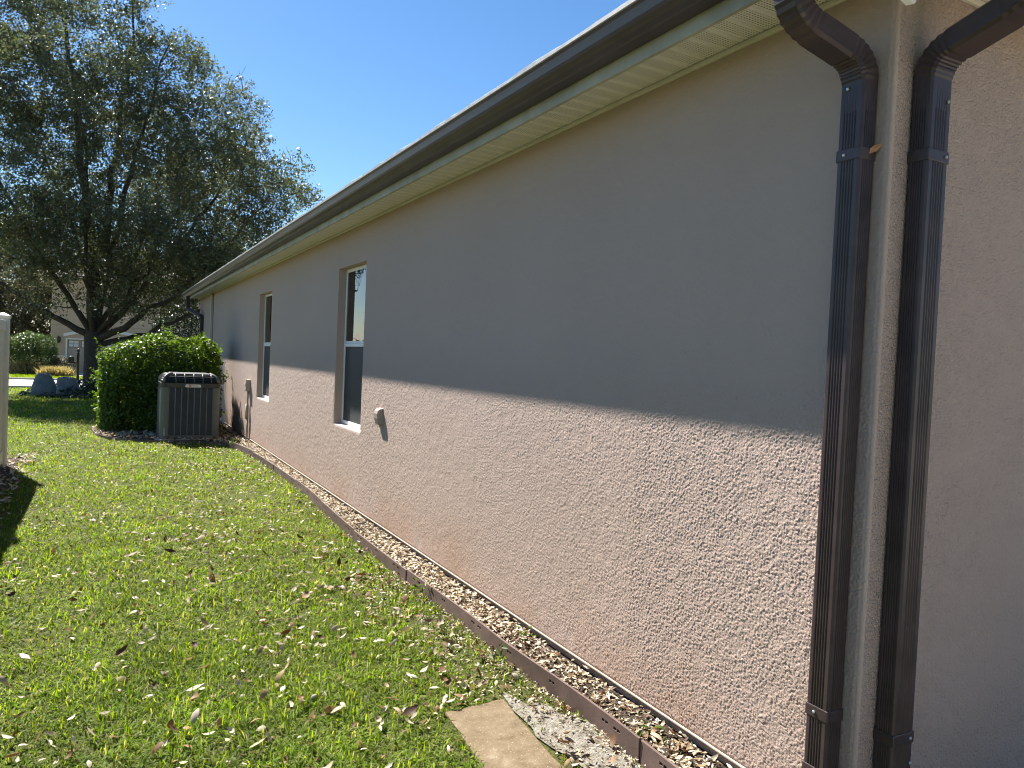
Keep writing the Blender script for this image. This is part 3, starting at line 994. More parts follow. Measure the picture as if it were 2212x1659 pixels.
    for fr in (.0, .21, .38, .55, .72, .88, 1.0):
        corner = fr in (.0, 1.0)
        path = []
        for s in np.linspace(0, 1, 7):
            a, z = prof(s)
            if corner:
                x = X0 + a + .055 * (1 - s) * .5 + .015 if fr == 0 else X1 - a - .055 * (1 - s) * .5 - .015
                path.append((x, Y0 + a + .012, z + .006))
            else:
                path.append((X0 + .05 + (X1 - X0 - .1) * fr, Y0 + a - .006, z + .006))
        MB().tube(path, .022 if corner else .007, 6).build('lid_rib', 'acrim', t, smooth=True)
    for fr in (.25, .5, .75):
        path = []
        for s in np.linspace(0, 1, 7):
            a, z = prof(s)
            path.append((X0 + a - .006, Y0 + .05 + (Y1 - Y0 - .1) * fr, z + .006))
        MB().tube(path, .007, 6).build('lid_rib', 'acrim', t, smooth=True)
    # badge with its red round emblem and lettering
    bg_ = MB()
    pts = [(-.898, .855), (-.68, .855), (-.674, .862), (-.678, .893), (-.69, .900), (-.888, .900), (-.899, .893), (-.903, .862)]
    bg_.loft([[(x, Y0 - .0085, z) for x, z in pts], [(x, Y0 - .016, z) for x, z in pts]])
    bo = bg_.build('badge', 'badge', t)
    e = MB()
    cx, cz = -.832, .8785
    e.loft([[(cx + r * math.cos(a), Y0 - yo, cz + r * math.sin(a)) for a in np.linspace(0, 2 * math.pi, 20, endpoint=False)] for r, yo in ((.018, .0161), (.018, .018))])
    e.build('emblem', 'red', bo)
    s_ = MB()
    s_.box(cx - .011, cx + .010, Y0 - .0192, Y0 - .0182, cz + .003, cz + .006)
    s_.box(cx - .002, cx + .002, Y0 - .0192, Y0 - .0182, cz - .010, cz + .002)
    s_.build('emblem_mark', 'badge', bo)
    tx = bpy.data.curves.new('lettering', 'FONT')
    tx.body = 'TRANE'
    tx.size = .027
    tx.extrude = .0008
    tx.align_x = 'LEFT'
    to = bpy.data.objects.new('lettering_source', tx)
    COL.objects.link(to)
    dg = bpy.context.evaluated_depsgraph_get()
    me = bpy.data.meshes.new_from_object(to.evaluated_get(dg))
    bpy.data.objects.remove(to)
    me.materials.clear()
    me.materials.append(M['red'])
    mx = Matrix.Translation((-.805, Y0 - .0175, .869)) @ Matrix.Rotation(R(90), 4, 'X')
    me.transform(mx)
    lo = bpy.data.objects.new('lettering', me)
    COL.objects.link(lo)
    lo.parent = bo
    MB().box(X0 + .055, X0 + .075, Y0 - .006, Y0 - .0005, .10, .22).build('bracket', 'guard', t)
    # lettering is parented to a part, whose own parent sits off the origin
    lo.matrix_parent_inverse = Matrix.Identity(4)
condenser()

# ---------------------------------------------------------------- landscape edging
def edging():
    t = thing('landscape_edging', 'brown slotted plastic edging board between lawn and planting bed', 'edging', (-.21, 1.0, 0))
    d = np.r_[0, np.cumsum(np.linalg.norm(np.diff(EC, axis=0), axis=1))]
    total = d[-1]
    def at(s):
        return np.array([np.interp(s, d, EC[:, 0]), np.interp(s, d, EC[:, 1])])
    def nrm(s):
        a, c = at(max(0, s - .02)), at(min(total, s + .02))
        v = (c - a) / np.linalg.norm(c - a)
        return np.array([-v[1], v[0]])       # towards the lawn
    # joints seen in the photograph lie about 1.2 m apart
    s = 0.0
    L_ = 1.22
    k = 0
    while s < total - .1:
        e = min(s + L_, total)
        near = s < 6
        slots = []
        if s < 12:
            for c in ((.12, .20), (.60,), (.98, 1.06)):
                for q in c:
                    if s + q + .06 < e:
                        slots.append((s + q, s + q + .05))
        # one slot is two small windows
        cuts = []
        for a, c in slots:
            w = (c - a)
            cuts += [(a + w * .05, a + w * .42), (a + w * .52, a + w * .90)]
        step = .06
        ss = sorted(set([round(v, 4) for v in list(np.arange(s, e, step)) + [e] + [q for c in cuts for q in c]]))
        lean = .004 * math.sin(k * 2.1)
        zt = (.092 + .006 * math.sin(k * 1.7)) if s < 10.5 else .045
        zs = [-.03, .050, .062, .0775 if True else 0, zt]
        b = MB()
        off = .0015 if k % 2 else -.0015
        T = .011
        def P(sv, z, dep):
            p = at(sv) + nrm(sv) * (T / 2 - dep + off + lean * z / .09)
            return (float(p[0]), float(p[1]), z)
        def is_hole(sv0, sv1, zi):
            return zi == 1 and any(a - 1e-4 <= sv0 and sv1 <= c + 1e-4 for a, c in cuts)
        zrow = [-.03, .058, .070, zt] if s < 10.5 else [-.03, .01, .03, zt]
        for a, c in zip(ss[:-1], ss[1:]):
            for zi in range(3):
                z0, z1 = zrow[zi], zrow[zi + 1]
                if is_hole(a, c, zi):
                    b.quad(P(a, z0, .008), P(c, z0, .008), P(c, z1, .008), P(a, z1, .008))
                    b.quad(P(a, z0, 0), P(a, z0, .008), P(a, z1, .008), P(a, z1, 0))
                    b.quad(P(c, z0, 0), P(c, z1, 0), P(c, z1, .008), P(c, z0, .008))
                    b.quad(P(a, z1, 0), P(a, z1, .008), P(c, z1, .008), P(c, z1, 0))
                    b.quad(P(a, z0, 0), P(c, z0, 0), P(c, z0, .008), P(a, z0, .008))
                else:
                    b.quad(P(a, z0, 0), P(c, z0, 0), P(c, z1, 0), P(a, z1, 0))
            b.quad(P(a, zt, 0), P(c, zt, 0), P(c, zt, T), P(a, zt, T))
            b.quad(P(a, zt, T), P(c, zt, T), P(c, -.03, T), P(a, -.03, T))
        b.quad(P(s, -.03, 0), P(s, zt, 0), P(s, zt, T), P(s, -.03, T))
        b.quad(P(e, -.03, 0), P(e, -.03, T), P(e, zt, T), P(e, zt, 0))
        b.build('edging_board', 'edging', t)
        s = e + .003
        k += 1
edging()

# ---------------------------------------------------------------- stepping stone
def stepping_stone():
    t = MB()
    c0 = np.array([-.714, 2.871]); c1 = np.array([-.436, 2.892])
    dn = np.array([-.052, -.60])
    out = []
    P = [c0, c1, c1 + dn, c0 + dn]
    rows = []
    for z, ins in ((-.03, 0), (.002, 0), (.008, .006), (.0095, .014)):
        ring = []
        cen = sum(P) / 4
        for i in range(4):
            a, c = P[i], P[(i + 1) % 4]
            for k in range(8):
                p = a + (c - a) * k / 8
                j = rng.normal(0, .0035, 2) if z > 0 else np.zeros(2)
                dv = (cen - p) / np.linalg.norm(cen - p)
                q = p + dv * ins + j
                ring.append((float(q[0]), float(q[1]), z))
        rows.append(ring)
    t.loft(rows)
    o = t.build('stepping_stone', 'slab')
    tag(o, 'rectangular tan concrete stepping stone lying in the near grass', 'stepping stone')
stepping_stone()

# ---------------------------------------------------------------- white fence
def fence():
    t = thing('vinyl_fence', 'white vinyl fence ending in a capped post at the lawn edge', 'fence', (-3.045, 10.5, 0))
    X = -3.045
    for y in (10.5, 8.05, 5.6, 3.15):
        h = 1.735
        p = MB().box(X - .0635, X + .0635, y - .0635, y + .0635, -.05, h).build('post', 'almond', t, bevel=.008)
        c = MB()
        c.loft([[(X + a * q, y + b_ * q, z) for a, b_ in ((-1, -1), (1, -1), (1, 1), (-1, 1))] for q, z in ((.073, h - .02), (.073, h + .012), (.060, h + .018), (.012, h + .042))])
        c.build('post_cap', 'almond', p, bevel=.004)
    for z0, z1 in ((.06, .20), (1.565, 1.69)):
        MB().box(X - .038, X + .038, 0.70, 10.435, z0, z1).build('rail', 'almond', t, bevel=.006)
    k = 0
    y = 0.70
    while y < 10.41:
        y1 = min(y + .15, 10.435)
        MB().box(X - .024, X + .024, y + .002, y1 - .002, .201, 1.564).build('picket', 'almond', t)
        y += .15
fence()

# ---------------------------------------------------------------- rock covers, mailbox
def rock(name, label, c, w, d, h, seed, topw):
    g = np.random.default_rng(seed)
    n, m = 28, 14
    rings = []
    ph = g.uniform(0, 6.28, 6)
    for j in range(m + 1):
        s = j / m
        if s < .82:
            q = s / .82
            r = 1 - (1 - topw) * q ** 1.5
            z = h * (.93 * q)
        else:
            q = (s - .82) / .18
            r = topw * math.cos(q * math.pi / 2 * .98)
            z = h * (.93 + .07 * math.sin(q * math.pi / 2))
        ring = []
        for k in range(n):
            a = 2 * math.pi * k / n
            wob = 1 + .05 * math.sin(2 * a + ph[0]) + .04 * math.sin(3 * a + ph[1] + 2 * s) + .025 * math.sin(7 * a + ph[2] + 6 * s) + g.normal(0, .016)
            sq = 1 / max(abs(math.cos(a)), abs(math.sin(a))) ** .35
            ring.append((c[0] + w / 2 * r * wob * sq * math.cos(a) * .95 + .05 * s * math.sin(ph[3]), c[1] + d / 2 * r * wob * sq * math.sin(a) * .95, c[2] + z + .015 * math.sin(3 * a + ph[4]) * (s > .75)))
        rings.append(ring)
    o = MB().loft(rings).build(name, 'rock', smooth=True)
    tag(o, label, 'rock', 'grey rocks under the oak')
CR = np.array([0.882, -0.469]); CF = np.array([0.4704, 0.8819])
def img(px, D):
    """a point on the ground plan seen at this column of the photograph, D metres off along the view axis"""
    lat = (px - 1106) / 1650
    p = np.array([CAM[0], CAM[1]]) + D * (CF + lat * CR)
    return float(p[0]), float(p[1])
def imz(y, D, px=200):
    hy = 829.5 - 37 - 0.045 * (px - 1106) - 12
    return CAM[2] + (741 + (218 - px) * 0.045 - y) / 1650 * D
x, y = img(96, 21.0)
rock('landscape_rock', 'taller grey rock with flat top, left one of the pair under the oak', (x, y, float(gz(x, y)) - .03), .70, .62, .66, 3, .50)
x, y = img(149, 20.6)
rock('landscape_rock', 'broader blocky grey rock, right one of the pair under the oak', (x, y, float(gz(x, y)) - .03), .62, .58, .58, 9, .78)

def mailbox():
    x, y = img(167.5, 30)
    z = float(gz(x, y)) + .07
    t = thing('mailbox', 'black mailbox on a black post with ball finial and scroll bracket', 'mailbox', (x, y, z))
    prof = [(.052, -.05), (.052, 1.36), (.062, 1.37), (.062, 1.41), (.045, 1.42), (.035, 1.45), (.05, 1.47), (.066, 1.51), (.062, 1.55), (.03, 1.59), (.004, 1.6)]
    MB().lathe((x, y, z), prof, 14).build('post', 'iron', t, smooth=True)
    cx = x - .24
    cy = y + .02
    b = MB()
    pr = [(-.11, 0), (.11, 0), (.11, .13)] + [(.11 * math.cos(a), .13 + .11 * math.sin(a)) for a in np.linspace(.2, math.pi - .2, 9)] + [(-.11, .13)]
    f = Vector((-.03, 1, 0)); r_ = Vector((1, .03, 0))
    base = Vector((cx, cy, z + 1.06))
    b.loft([[base + r_ * p + Vector((0, 0, q)) + f * s for p, q in pr] for s in (-.25, .25)])
    bx = b.build('box_body', 'iron', t, bevel=.008)
    dm = MB().loft([[base + r_ * (p * .9) + Vector((0, 0, .01 + q * .9)) + f * s for p, q in pr] for s in (-.262, -.252)])
    dm.build('door', 'iron', bx)
    MB().box(x - .3, x + .02, y - .02 + .07, y + .02 + .07, z + 1.02, z + 1.06).build('arm', 'iron', t)
    sc = []
    for k in range(26):
        a = k / 25 * 4.2 * math.pi / 2
        rad = .09 * (1 - k / 32)
        sc.append((x - .12 * .88 + rad * math.cos(a + 1) * .88, y + .12 * .47 - rad * math.cos(a + 1) * .47, z + .93 + rad * math.sin(a + 1)))
    MB().tube(sc, .014, 6).build('scroll', 'iron', t, smooth=True)
mailbox()

# ---------------------------------------------------------------- trees and shrubs
def tree(name, label, base, clumps, limbs_end, r0, fork, leafmat, leaf, per, clump_r, seed, group=None, flat=.75, barkn=9, axis=(CR, CF), up=.25, extra=None):
    """clumps: (n,3) local centres (u right, v away, z up); limbs_end: local end points of the main limbs"""
    g = np.random.default_rng(seed)
    t = thing(name, label, 'tree', base, group)
    bz = np.array(base)
    def W(p):
        p = np.asarray(p, float)
        return np.stack([bz[0] + axis[0][0] * p[..., 0] + axis[1][0] * p[..., 1], bz[1] + axis[0][1] * p[..., 0] + axis[1][1] * p[..., 1], bz[2] + p[..., 2]], -1)
    tr = MB()
    path = [(0, 0, -.15), (0, 0, .0), (.01, 0, .25), (.02, 0, fork * .6), (.02, 0, fork), (.03, 0, fork + .35)]
    rad = [r0 * 1.7, r0 * 1.35, r0 * 1.08, r0, r0 * 1.05, r0 * .75]
    tr.tube([tuple(W(p)) for p in path], rad, 14)
    trunk = tr.build('trunk', 'bark', t, smooth=True)
    pts, rads = [], []
    for li, (e, rl, zstart, bend) in enumerate(limbs_end):
        s = np.array([.02, 0, zstart])
        e = np.array(e, float)
        n = 18
        m = s + (e - s) * .45 + np.array([bend[0], bend[1], bend[2]])
        P = []
        for k in range(n + 1):
            q = k / n
            p = (1 - q) ** 2 * s + 2 * q * (1 - q) * m + q * q * e
            if k > 1:
                p = p + g.normal(0, .05, 3) * min(1, q * 3)
            P.append(p)
        rr = [max(.018, rl * (1 - .86 * (k / n) ** .8)) for k in range(n + 1)]
        MB().tube([tuple(W(p)) for p in P], rr, 9).build('limb', 'bark', t, smooth=True)
        for p, r_ in zip(P[3:], rr[3:]):
            pts.append(p); rads.append(r_)
    pts = np.array(pts); rads = np.array(rads)
    br = MB()
    order = np.argsort(np.linalg.norm(clumps - np.array([0, 0, fork]), axis=1))
    Lc = []
    for ci in order:
        c = clumps[ci]
        dv = c - pts
        dist = np.linalg.norm(dv, axis=1)
        cost = dist + .8 * np.maximum(0, -dv[:, 2]) + .25 * np.abs(dv[:, 2] - dist * .4)
        j = int(np.argmin(cost))
        s = pts[j]
        m = (s + c) / 2 + g.normal(0, .12, 3) * dist[j] * .5 + np.array([0, 0, -.08 * dist[j]])
        n = 6
        P = [(1 - q) ** 2 * s + 2 * q * (1 - q) * m + q * q * c for q in np.linspace(0, 1, n)]
        r1 = min(rads[j] * .6, .012 + .014 * dist[j])
        rr = np.linspace(r1, .006, n)
        br.tube([tuple(W(p)) for p in P], rr, 5, cap=False)
        new = np.array(P[2:])
        pts = np.concatenate([pts, new]); rads = np.concatenate([rads, rr[2:]])
        for q in range(3):            # side twigs
            d = g.normal(size=3); d[2] = abs(d[2]) * .6; d /= np.linalg.norm(d)
            e = c + d * clump_r * g.uniform(.6, 1.1)
            br.tube([tuple(W(c - (c - s) * .15)), tuple(W((c + e) / 2 + g.normal(0, .04, 3))), tuple(W(e))], [.009, .006, .003], 4, cap=False)
        k = int(per * g.uniform(.6, 1.35))
        R_ = clump_r * g.uniform(.7, 1.25)
        d = unit(g.normal(size=(k, 3))) * (g.uniform(0, 1, (k, 1)) ** .5) * R_
        d[:, 2] *= flat
        # leaves sit in sprays along short twigs
        ntw = max(4, k // 14)
        tw = unit(g.normal(size=(ntw, 3))) * (g.uniform(.25, 1, (ntw, 1)) ** .5) * R_
        tw[:, 2] *= flat
        idx = g.integers(0, ntw, k)
        Lc.append(c + tw[idx] + g.normal(0, R_ * .13, (k, 3)))
        del d
    br_o = br.build('branches', 'bark', t, smooth=True)
    br_o['kind'] = 'stuff'
    Lc = np.concatenate(Lc)
    if extra is not None:
        Lc = extra(Lc)
    leaf_mesh('crown', W(Lc), leaf, leafmat, t, aspect=.5, up=up, fold=.12)
    return t

def oak():
    D = 23.0
    x, y = img(198, D)
    base = (x, y, float(gz(x, y)))
    S = 1650 / D
    # outline of the crown's right side, (reach to the right, height)
    zz = np.array([2.5, 3.0, 3.8, 4.6, 5.5, 6.4, 7.3, 8.4, 9.4, 10.2, 11.0, 11.9, 12.8, 14.0])
    ur = np.array([2.6, 3.9, 4.8, 5.3, 5.8, 6.0, 5.7, 5.2, 4.3, 3.3, 2.3, 1.8, 1.4, .5])
    ul = np.array([1.0, 1.3, 1.7, 3.4, 4.0, 4.1, 4.2, 4.4, 4.6, 4.6, 4.5, 4.1, 3.2, 1.4])
    vf = np.array([1.8, 2.6, 3.4, 4.2, 4.6, 4.8, 4.6, 4.0, 3.4, 2.8, 2.2, 1.6, 1.0, .3])
    vb = vf * 1.15
    g = np.random.default_rng(21)
    cl = []
    tries = 0
    while len(cl) < 780 and tries < 120000:
        tries += 1
        z = g.uniform(2.6, 13.9) if g.uniform() < .8 else g.uniform(2.6, 4.8)
        U = np.interp(z, zz, ur), np.interp(z, zz, ul)
        Vv = np.interp(z, zz, vf), np.interp(z, zz, vb)
        u = g.uniform(-6.5, 6.5)
        v = g.uniform(-5, 5.5)
        a = u / (U[0] if u > 0 else U[1])
        b_ = v / (Vv[0] if v < 0 else Vv[1])
        rr = math.sqrt(a * a + b_ * b_)
        # lobes: the outline swells and shrinks round the crown
        lob = 1 + .10 * math.sin(3 * math.atan2(b_, a) + z * 1.3) + .08 * math.sin(2.3 * z + 5 * a)
        rr /= lob
        if rr > .96:
            continue
        if g.uniform() > .22 + .78 * rr ** 1.2:
            continue
        if z < 3.5 and abs(u) < .7 and v < 1 and g.uniform() < .8:
            continue
        if z < 4.3 and -2.4 < u < 2.8 and v < .5 and g.uniform() < .7:
            continue
        c = np.array([u, v, z])
        if cl and np.min(np.linalg.norm(np.array(cl) - c, axis=1)) < .36:
            continue
        cl.append(c)
    limbs = [((-3.9, -1.0, 4.6), .115, 1.75, (-.2, -.2, -.35)), ((-3.4, 1.4, 9.4), .12, 1.9, (.9, .2, -.6)), ((-1.1, -.6, 12.4), .19, 1.85, (.35, 0, 0)),
             ((.5, 1.0, 12.2), .18, 1.85, (0, 0, 0)), ((2.4, -.8, 10.2), .15, 1.8, (-.3, -.2, -.2)), ((4.4, .6, 8.2), .13, 1.75, (.1, .3, -.9)),
             ((5.5, -1.0, 6.0), .125, 1.65, (.5, -.2, -.9)), ((5.0, 1.2, 4.6), .10, 1.5, (.5, .2, -.75)), ((-2.0, -3.6, 8.0), .10, 1.8, (.2, -.3, -.5)),
             ((1.6, -3.8, 7.4), .10, 1.8, (.1, -.3, -.6)), ((.5, 3.9, 8.2), .10, 1.8, (0, .2, -.5)), ((-1.6, .8, 11.4), .12, 1.9, (.6, 0, -.3)), ((3.2, -1.8, 5.4), .085, 1.8, (.2, 0, -.4))]
    tree('oak_tree', 'big spreading live oak with fanning limbs on the lawn beyond the house', base, np.array(cl), limbs, .245, 1.75, 'oakleaf', .090, 310, .62, 5)
oak()

def blob_clumps(n, R_, H0, H1, seed):
    g = np.random.default_rng(seed)
    out = []
    while len(out) < n:
        p = g.uniform(-1, 1, 3)
        q = np.linalg.norm(p)
        if q > 1 or g.uniform() > .25 + .75 * q:
            continue
        out.append((p[0] * R_, p[1] * R_, (H0 + H1) / 2 + p[2] * (H1 - H0) / 2))
    return np.array(out)

def back_tree(px, D, R_, H0, H1, mat, label, seed, n=70, per=170, leaf=.16, dz=0):
    x, y = img(px, D)
    z = float(gz(x, y))
    limbs = [((R_ * .6 * math.cos(a), R_ * .6 * math.sin(a), H0 + (H1 - H0) * .6), .10, 1.3, (0, 0, .3)) for a in (0.3, 1.8, 3.1, 4.6)] + [((0, 0, H1 * .9), .12, 1.4, (.2, 0, 0))]
    tree('background_tree', label, (x, y, z), blob_clumps(n, R_, H0, H1, seed), limbs, .17, 1.5, mat, leaf, per, R_ * .28, seed, 'trees beyond the street', flat=.8)
back_tree(45, 58, 4.4, .6, 8.6, 'greyleaf', 'greyish olive leafed tree behind the clipped shrub across the street', 31, 130, 200, .24)
back_tree(-70, 66, 5.0, 1.5, 11.5, 'shrubleaf', 'green tree behind the fence post at the photo edge', 32, 90, 170, .28)
back_tree(330, 62, 4.5, 1.5, 9.0, 'rustleaf', 'yellowing tree glimpsed between the oak limbs above the garage roof', 33, 90, 170, .26)
back_tree(180, 74, 5.0, 3.0, 11.0, 'greyleaf', 'grey leafed tree rising behind the tan house', 34, 80, 170, .28)
back_tree(470, 80, 7.0, 2.0, 12.0, 'shrubleaf', 'dark green tree far behind the brown gutter end', 35, 90, 170, .3)

def shrub(name, label, c, half, rot, leaf, count, mat, seed, top=None, group=None, sq=3.0, shell=.22, twigs=40, up=.45, nstr=1.1, boxy=False):
    """a clipped shrub: a rounded box of leaves, thick at its skin, with stems inside"""
    g = np.random.default_rng(seed)
    t = thing(name, label, 'hedge' if 'hedge' in name else 'shrub', c, group)
    d = unit(g.normal(size=(count, 3)))
    d[:, 2] = np.abs(d[:, 2]) * np.where(g.uniform(size=count) < .85, 1, -1)
    dk = d.copy()
    dk[:, 2] = np.maximum(dk[:, 2], 0)
    if boxy:
        # the sides go straight down to the ground
        low = g.uniform(size=count) < .5
        d[low, 2] = 0
        d[low] = unit(d[low])
        dk = d.copy()
    k = (np.abs(dk) ** sq).sum(1) ** (-1 / sq)
    s = d * k[:, None]
    amp = .055 if boxy else .0
    bump = 1 + amp * np.sin(11 * s[:, 0] + 4 * s[:, 2]) * np.sin(9 * s[:, 1] - 7 * s[:, 2] + 1) + .04 * np.sin(7 * d[:, 0] + 3 * d[:, 2]) + .035 * np.sin(9 * d[:, 1] + 5 * d[:, 0] + 2) + .03 * np.sin(13 * d[:, 2] + 1)
    depth = 1 - shell * g.uniform(0, 1, count) ** 1.6 * 1.0 + g.normal(0, .012, count)
    inner = g.uniform(size=count) < .2
    depth = np.where(inner, g.uniform(.35, .9, count), depth)
    P = s * (bump * depth)[:, None] * np.array(half)
    if boxy:
        P[low, 2] = g.uniform(-.97, .35, low.sum()) * half[2]
    P[:, 2] += half[2]
    if top is not None:
        P[:, 2] *= top(P[:, 0] / half[0])
    P[:, 2] = np.maximum(P[:, 2], .04)
    ca, sa = math.cos(rot), math.sin(rot)
    Wp = np.stack([c[0] + P[:, 0] * ca - P[:, 1] * sa, c[1] + P[:, 0] * sa + P[:, 1] * ca, c[2] + P[:, 2]], 1)
    nr = np.stack([d[:, 0] * ca - d[:, 1] * sa, d[:, 0] * sa + d[:, 1] * ca, d[:, 2]], 1)
    leaf_mesh('foliage', Wp, leaf, mat, t, aspect=.52, up=up, fold=.1, nrm=nr, nstr=nstr)
    b = MB()
    for _ in range(twigs):
        i = int(g.integers(0, count))
        e = Wp[i]
        s0 = np.array([c[0] + g.normal(0, half[0] * .35), c[1] + g.normal(0, half[1] * .3), c[2]])
        m = (s0 + e) / 2 + g.normal(0, .05, 3)
        b.tube([tuple(s0), tuple(m), tuple(e)], [.014, .009, .004], 5, cap=False)
    b.build('stem', 'bark', t, smooth=True)
    return t, Wp, nr

def hedge():
    t, P, nr = shrub('hedge', 'tall clipped green hedge standing behind the condenser unit', (-1.15, 14.5, .03), (.89, .74, .78), 0.0, .068, 38000, 'hedgeleaf', 41, boxy=True,
                     top=lambda q: 1.0 + .045 * np.sin(2.2 * q + .4) + .015 * np.sin(9 * q + 1), sq=5.0, shell=.16, twigs=60)
    # young shoots that stand out of the clipped faces
    g = np.random.default_rng(5)
    m = np.where((nr[:, 2] > .2) | (nr[:, 0] < -.6) | (nr[:, 0] > .7))[0]
    C = []
    for i in g.choice(m, 330):
        d = nr[i] * .8 + np.array([0, 0, .5]) + g.normal(0, .3, 3)
        d /= np.linalg.norm(d)
        for k in range(int(g.integers(3, 9))):
            C.append(P[i] + d * (.02 + .024 * k) + g.normal(0, .015, 3))
    leaf_mesh('shoot', np.array(C), .066, 'hedgeleaf', t, aspect=.45, up=.6, fold=.12)
hedge()

x, y = img(66, 46.5)
shrub('clipped_shrub', 'rounded clipped shrub beside the tan house across the street', (x, y, float(gz(x, y))), (1.3, 1.0, 1.24), -.45, .11, 13000, 'shrubleaf', 51, sq=3.4, boxy=True)
x, y = img(392, 27)
shrub('dark_shrub', 'dark glossy evergreen shrub by the far end of the house', (x, y, float(gz(x, y))), (1.0, 1.0, 1.62), -.4, .085, 7000, 'darkleaf', 52, sq=2.4)
x, y = img(30, 50)
shrub('ground_shrub', 'pale flowering low shrub beside the garage wall', tuple(img(133, 47)) + (float(gz(0, 47)),), (.55, .5, .55), 0, .12, 900, 'greyleaf', 53, sq=2.2, twigs=10)

def blade_tuft(name, label, px0, px1, D, h, n, mat, seed, cat='ornamental grass', group=None):
    g = np.random.default_rng(seed)
    x0, y0 = img((px0 + px1) / 2, D)
    z0 = float(gz(x0, y0))
    t = thing(name, label, cat, (x0, y0, z0), group)
    wid = (px1 - px0) / 1650 * D / 2
    u = g.uniform(-1, 1, n); v = g.uniform(-1, 1, n)
    base = np.stack([x0 + CR[0] * u * wid + CF[0] * v * .5, y0 + CR[1] * u * wid + CF[1] * v * .5, np.full(n, z0)], 1)
    hh = h * g.uniform(.5, 1.1, n) * (1 - .4 * np.abs(u) ** 3)
    lean = g.normal(0, .4, (n, 2)) * hh[:, None]
    side = unit(np.stack([g.normal(size=n), g.normal(size=n), np.zeros(n)], 1)) * .02
    mid = base + np.stack([lean[:, 0] * .4, lean[:, 1] * .4, hh * .65], 1)
    tip = base + np.stack([lean[:, 0], lean[:, 1], hh], 1)
    V = np.stack([base - side, base + side, mid + side, mid - side, tip], 1).reshape(-1, 3)
    i = np.arange(n)[:, None] * 5
    F = np.concatenate([i + np.array([[0, 1, 2]]), i + np.array([[0, 2, 3]]), i + np.array([[3, 2, 4]])], 0)
    fast_mesh('blades', V, F, mat, t)
blade_tuft('ornamental_grass', 'wide clump of tawny grass across the street, left of the two', 20, 92, 46, .85, 1500, 'tawny', 61, group='tawny grasses across the street')
blade_tuft('ornamental_grass', 'lower clump of tawny grass in front of the garage wall', 88, 152, 44.5, .65, 1200, 'tawny', 62, group='tawny grasses across the street')

def ground_cover():
    g = np.random.default_rng(71)
    C = []
    for _ in range(5200):
        a = g.uniform(0, 2 * math.pi); r_ = math.sqrt(g.uniform()) * 1.0
        u, v = r_ * math.cos(a) * 1.9, r_ * math.sin(a) * 1.7
        bx, by = img(205, 21.6)
        p = (bx + CR[0] * u + CF[0] * v, by + CR[1] * u + CF[1] * v)
        h = .42 * (1 - r_ ** 3) * g.uniform(.1, 1.1)
        if (p[0] - img(120, 20.8)[0]) ** 2 + (p[1] - img(120, 20.8)[1]) ** 2 < .5:
            continue
        C.append((p[0], p[1], float(gz(*p)) + .03 + h))
    o = leaf_mesh('ground_cover', np.array(C), .08, 'darkleaf', None, aspect=.6, up=.8)
    tag(o, 'low dark leafy planting round the foot of the oak', 'ground cover', None, 'stuff')
    # one red flower in it
    x, y = img(183.5, 21.0)
    z = imz(805, 21.0, 183)
    t = thing('flower', 'single small red flower among the dark plants under the oak', 'flower', (x, y, z))
    b = MB()
    for k in range(6):
        a = k * math.pi / 3
        d = Vector((math.cos(a), math.sin(a), .35)) * .055
        s = Vector((-math.sin(a), math.cos(a), 0)) * .03
        c = Vector((x, y, z))
        b.add([c, c + d * .6 + s, c + d, c + d * .6 - s], [(0, 1, 2, 3)])
    b.build('petals', 'red', t)
    MB().tube([(x, y, z - .4), (x, y, z)], .006, 5).build('stem', 'hedgeleaf', t)
ground_cover()

